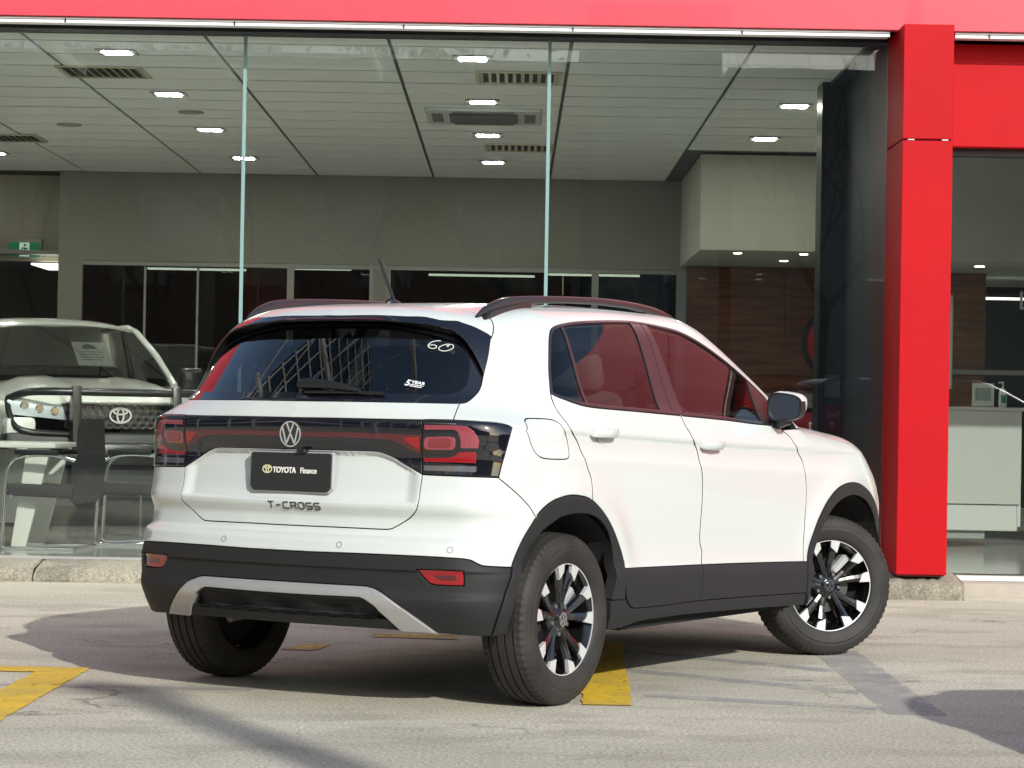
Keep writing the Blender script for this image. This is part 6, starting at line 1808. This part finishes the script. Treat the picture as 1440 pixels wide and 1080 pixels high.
# row of buildings on the far side of the street
def house(name, x0, x1, y0, y1, h, m, label, win=(3, 6), wcol=None):
    b_ = empty(name, ((x0+x1)/2, y1, 0)); tag(b_, label, 'building', 'buildings across the street')
    w_, d_ = x1 - x0, y1 - y0
    box('walls', (0, -d_/2, h/2), (w_, d_, h), m, b_, .0)
    box('parapet', (0, -d_/2, h + .12), (w_ + .3, d_ + .3, .24), mat('parapet_stone', (.30, .29, .27), .8), b_, .02)
    wf = mat('house_window', (.03, .04, .05), .08, coat=1.0)
    for i in range(win[1]):
        for j in range(win[0]):
            zc = 1.6 + j*(h - 1.2)/win[0]; xc = -w_/2 + w_*(i + .5)/win[1]
            f = box('window', (xc, .02, zc), (w_/win[1]*.55, .06, 1.35), mat('window_surround', (.22, .22, .21), .6), b_, .01)
            box('window_pane', (xc, .055, zc), (w_/win[1]*.47, .02, 1.2), wf, f)
            f2 = b_.children[-1]
    return b_
house('brick_building', -30, 1.6, -40, -29, 9.65, mat('brown_brick', (.22, .12, .085), .9, noise=.15, nscale=3), 'brown brick two storey building across the street', (2, 8))
house('render_building', 1.9, 5.1, -42, -29, 11.0, mat('grey_render', (.24, .24, .23), .9, noise=.08, nscale=1), 'grey rendered building straight across the street', (3, 2))
house('cream_building', 5.4, 20, -41, -29, 9.6, mat('cream_render', (.26, .25, .21), .9, noise=.08, nscale=1), 'cream building across the street at the end of the row', (2, 6))
# glazed tower with pale mullions to the left, mirrored in the rear window
tw = empty('glass_tower', (-24, -6, 0)); tag(tw, 'dark glazed tower with a grid of pale mullions beside the forecourt', 'building')
box('tower_glass', (-4, 0, 24), (8, 54, 48), mat('tower_glass', (.02, .035, .065), .25, coat=.3), tw)
mul = mat('pale_mullion', (.62, .64, .64), .5)
for k in range(16): box('mullion', (.06, -26.4 + 3.52*k, 24), (.16, .22, 48), mul, tw)
for k in range(21): box('transom', (.12, 0, .9 + 2.3*k), (.18, 54, .20), mul, tw)
# light steel canopy frame over the left of the forecourt (mirrored in the rear window)
cf = empty('canopy_frame', (-5.2, 7.3, 0)); tag(cf, 'white steel canopy frame standing left of the white car, above head height', 'canopy')
for sx in (-3.4, 3.6):
    for sy in (-4.6, 4.4):
        if sx < 0: bm = bmesh.new(); cyl(bm, (sx, sy, 0), (sx, sy, 5.0), .06, .06, 10); from_bm('canopy_post', bm, mul, cf, angle=40)
for k in range(5): box('canopy_beam', (-3.4 + 1.75*k, -.1, 5.05), (.055, 9.2, .09), mul, cf)
for k in range(10): box('canopy_bar', (.1, -4.6 + .98*k, 5.13), (7.1, .04, .04), mul, cf)
# low wall and hedge right of the forecourt
box('side_wall', (24, 2, 1.1), (.3, 26, 2.2), mat('side_brick', (.25, .16, .12), .9, noise=.15, nscale=3)); tag(bpy.data.objects['side_wall'], 'low brick boundary wall at the right of the forecourt', 'wall')
# street lamp whose soft shadow crosses the concrete
lp = empty('street_lamp', (5.74, -4.80, 0)); tag(lp, 'grey street lamp on the forecourt edge behind the photographer', 'street lamp')
bm = bmesh.new(); cyl(bm, (0, 0, 0), (0, 0, 7.8), .16, .11, 14); from_bm('lamp_post', bm, mat('galvanised', (.30, .31, .31), .5, metal=.6), lp, angle=40)
box('lamp_head', (0, 0, 7.86), (.50, .26, .12), mat('lamp_housing', (.25, .25, .26), .5), lp, .03, Matrix.Rotation(math.radians(-45), 3, 'Z'), 2)

# turn the lettering into plain meshes
dg_ = bpy.context.evaluated_depsgraph_get(); dg_.update()
for o in [x for x in bpy.data.objects if x.type == 'FONT']:
    me_ = bpy.data.meshes.new_from_object(o.evaluated_get(dg_)); n_ = o.name; o.name = n_ + '_old'
    k_ = bpy.data.objects.new(n_, me_); link(k_, o.parent); k_.matrix_parent_inverse = o.matrix_parent_inverse.copy(); k_.matrix_basis = o.matrix_basis.copy()
    if not me_.materials:
        for m_ in o.data.materials: me_.materials.append(m_)
    for key in ('label', 'category', 'group', 'kind'):
        if key in o.keys(): k_[key] = o[key]
    bpy.data.objects.remove(o)

# second car, parked just outside the frame: its shadow lies at the lower right
DARKP = mat('blue_grey_paint', (.05, .075, .11), .28, coat=1.0)
c2_ = copy_tree(car)
for o in [c2_] + list(c2_.children_recursive):
    if o.type == 'MESH' and o.data.materials and o.data.materials[0] == WHITE:
        o.material_slots[0].link = 'OBJECT'; o.material_slots[0].material = DARKP
def rm(o):
    for ch_ in list(o.children): rm(ch_)
    bpy.data.objects.remove(o)
for nm_ in ('number_plate', 'model_name', 'sticker', 'chalk_number', 'badge', 'cabin', 'rear_wiper'):
    for o in [x for x in c2_.children_recursive if x.name.split('.')[0] == nm_]: rm(o)
c2_.location = (3.34, 6.53, 0); c2_.rotation_euler = (0, 0, 0); c2_.name = 'neighbouring_car'
tag(c2_, 'blue grey compact SUV parked right of the white one, outside the frame', 'car')
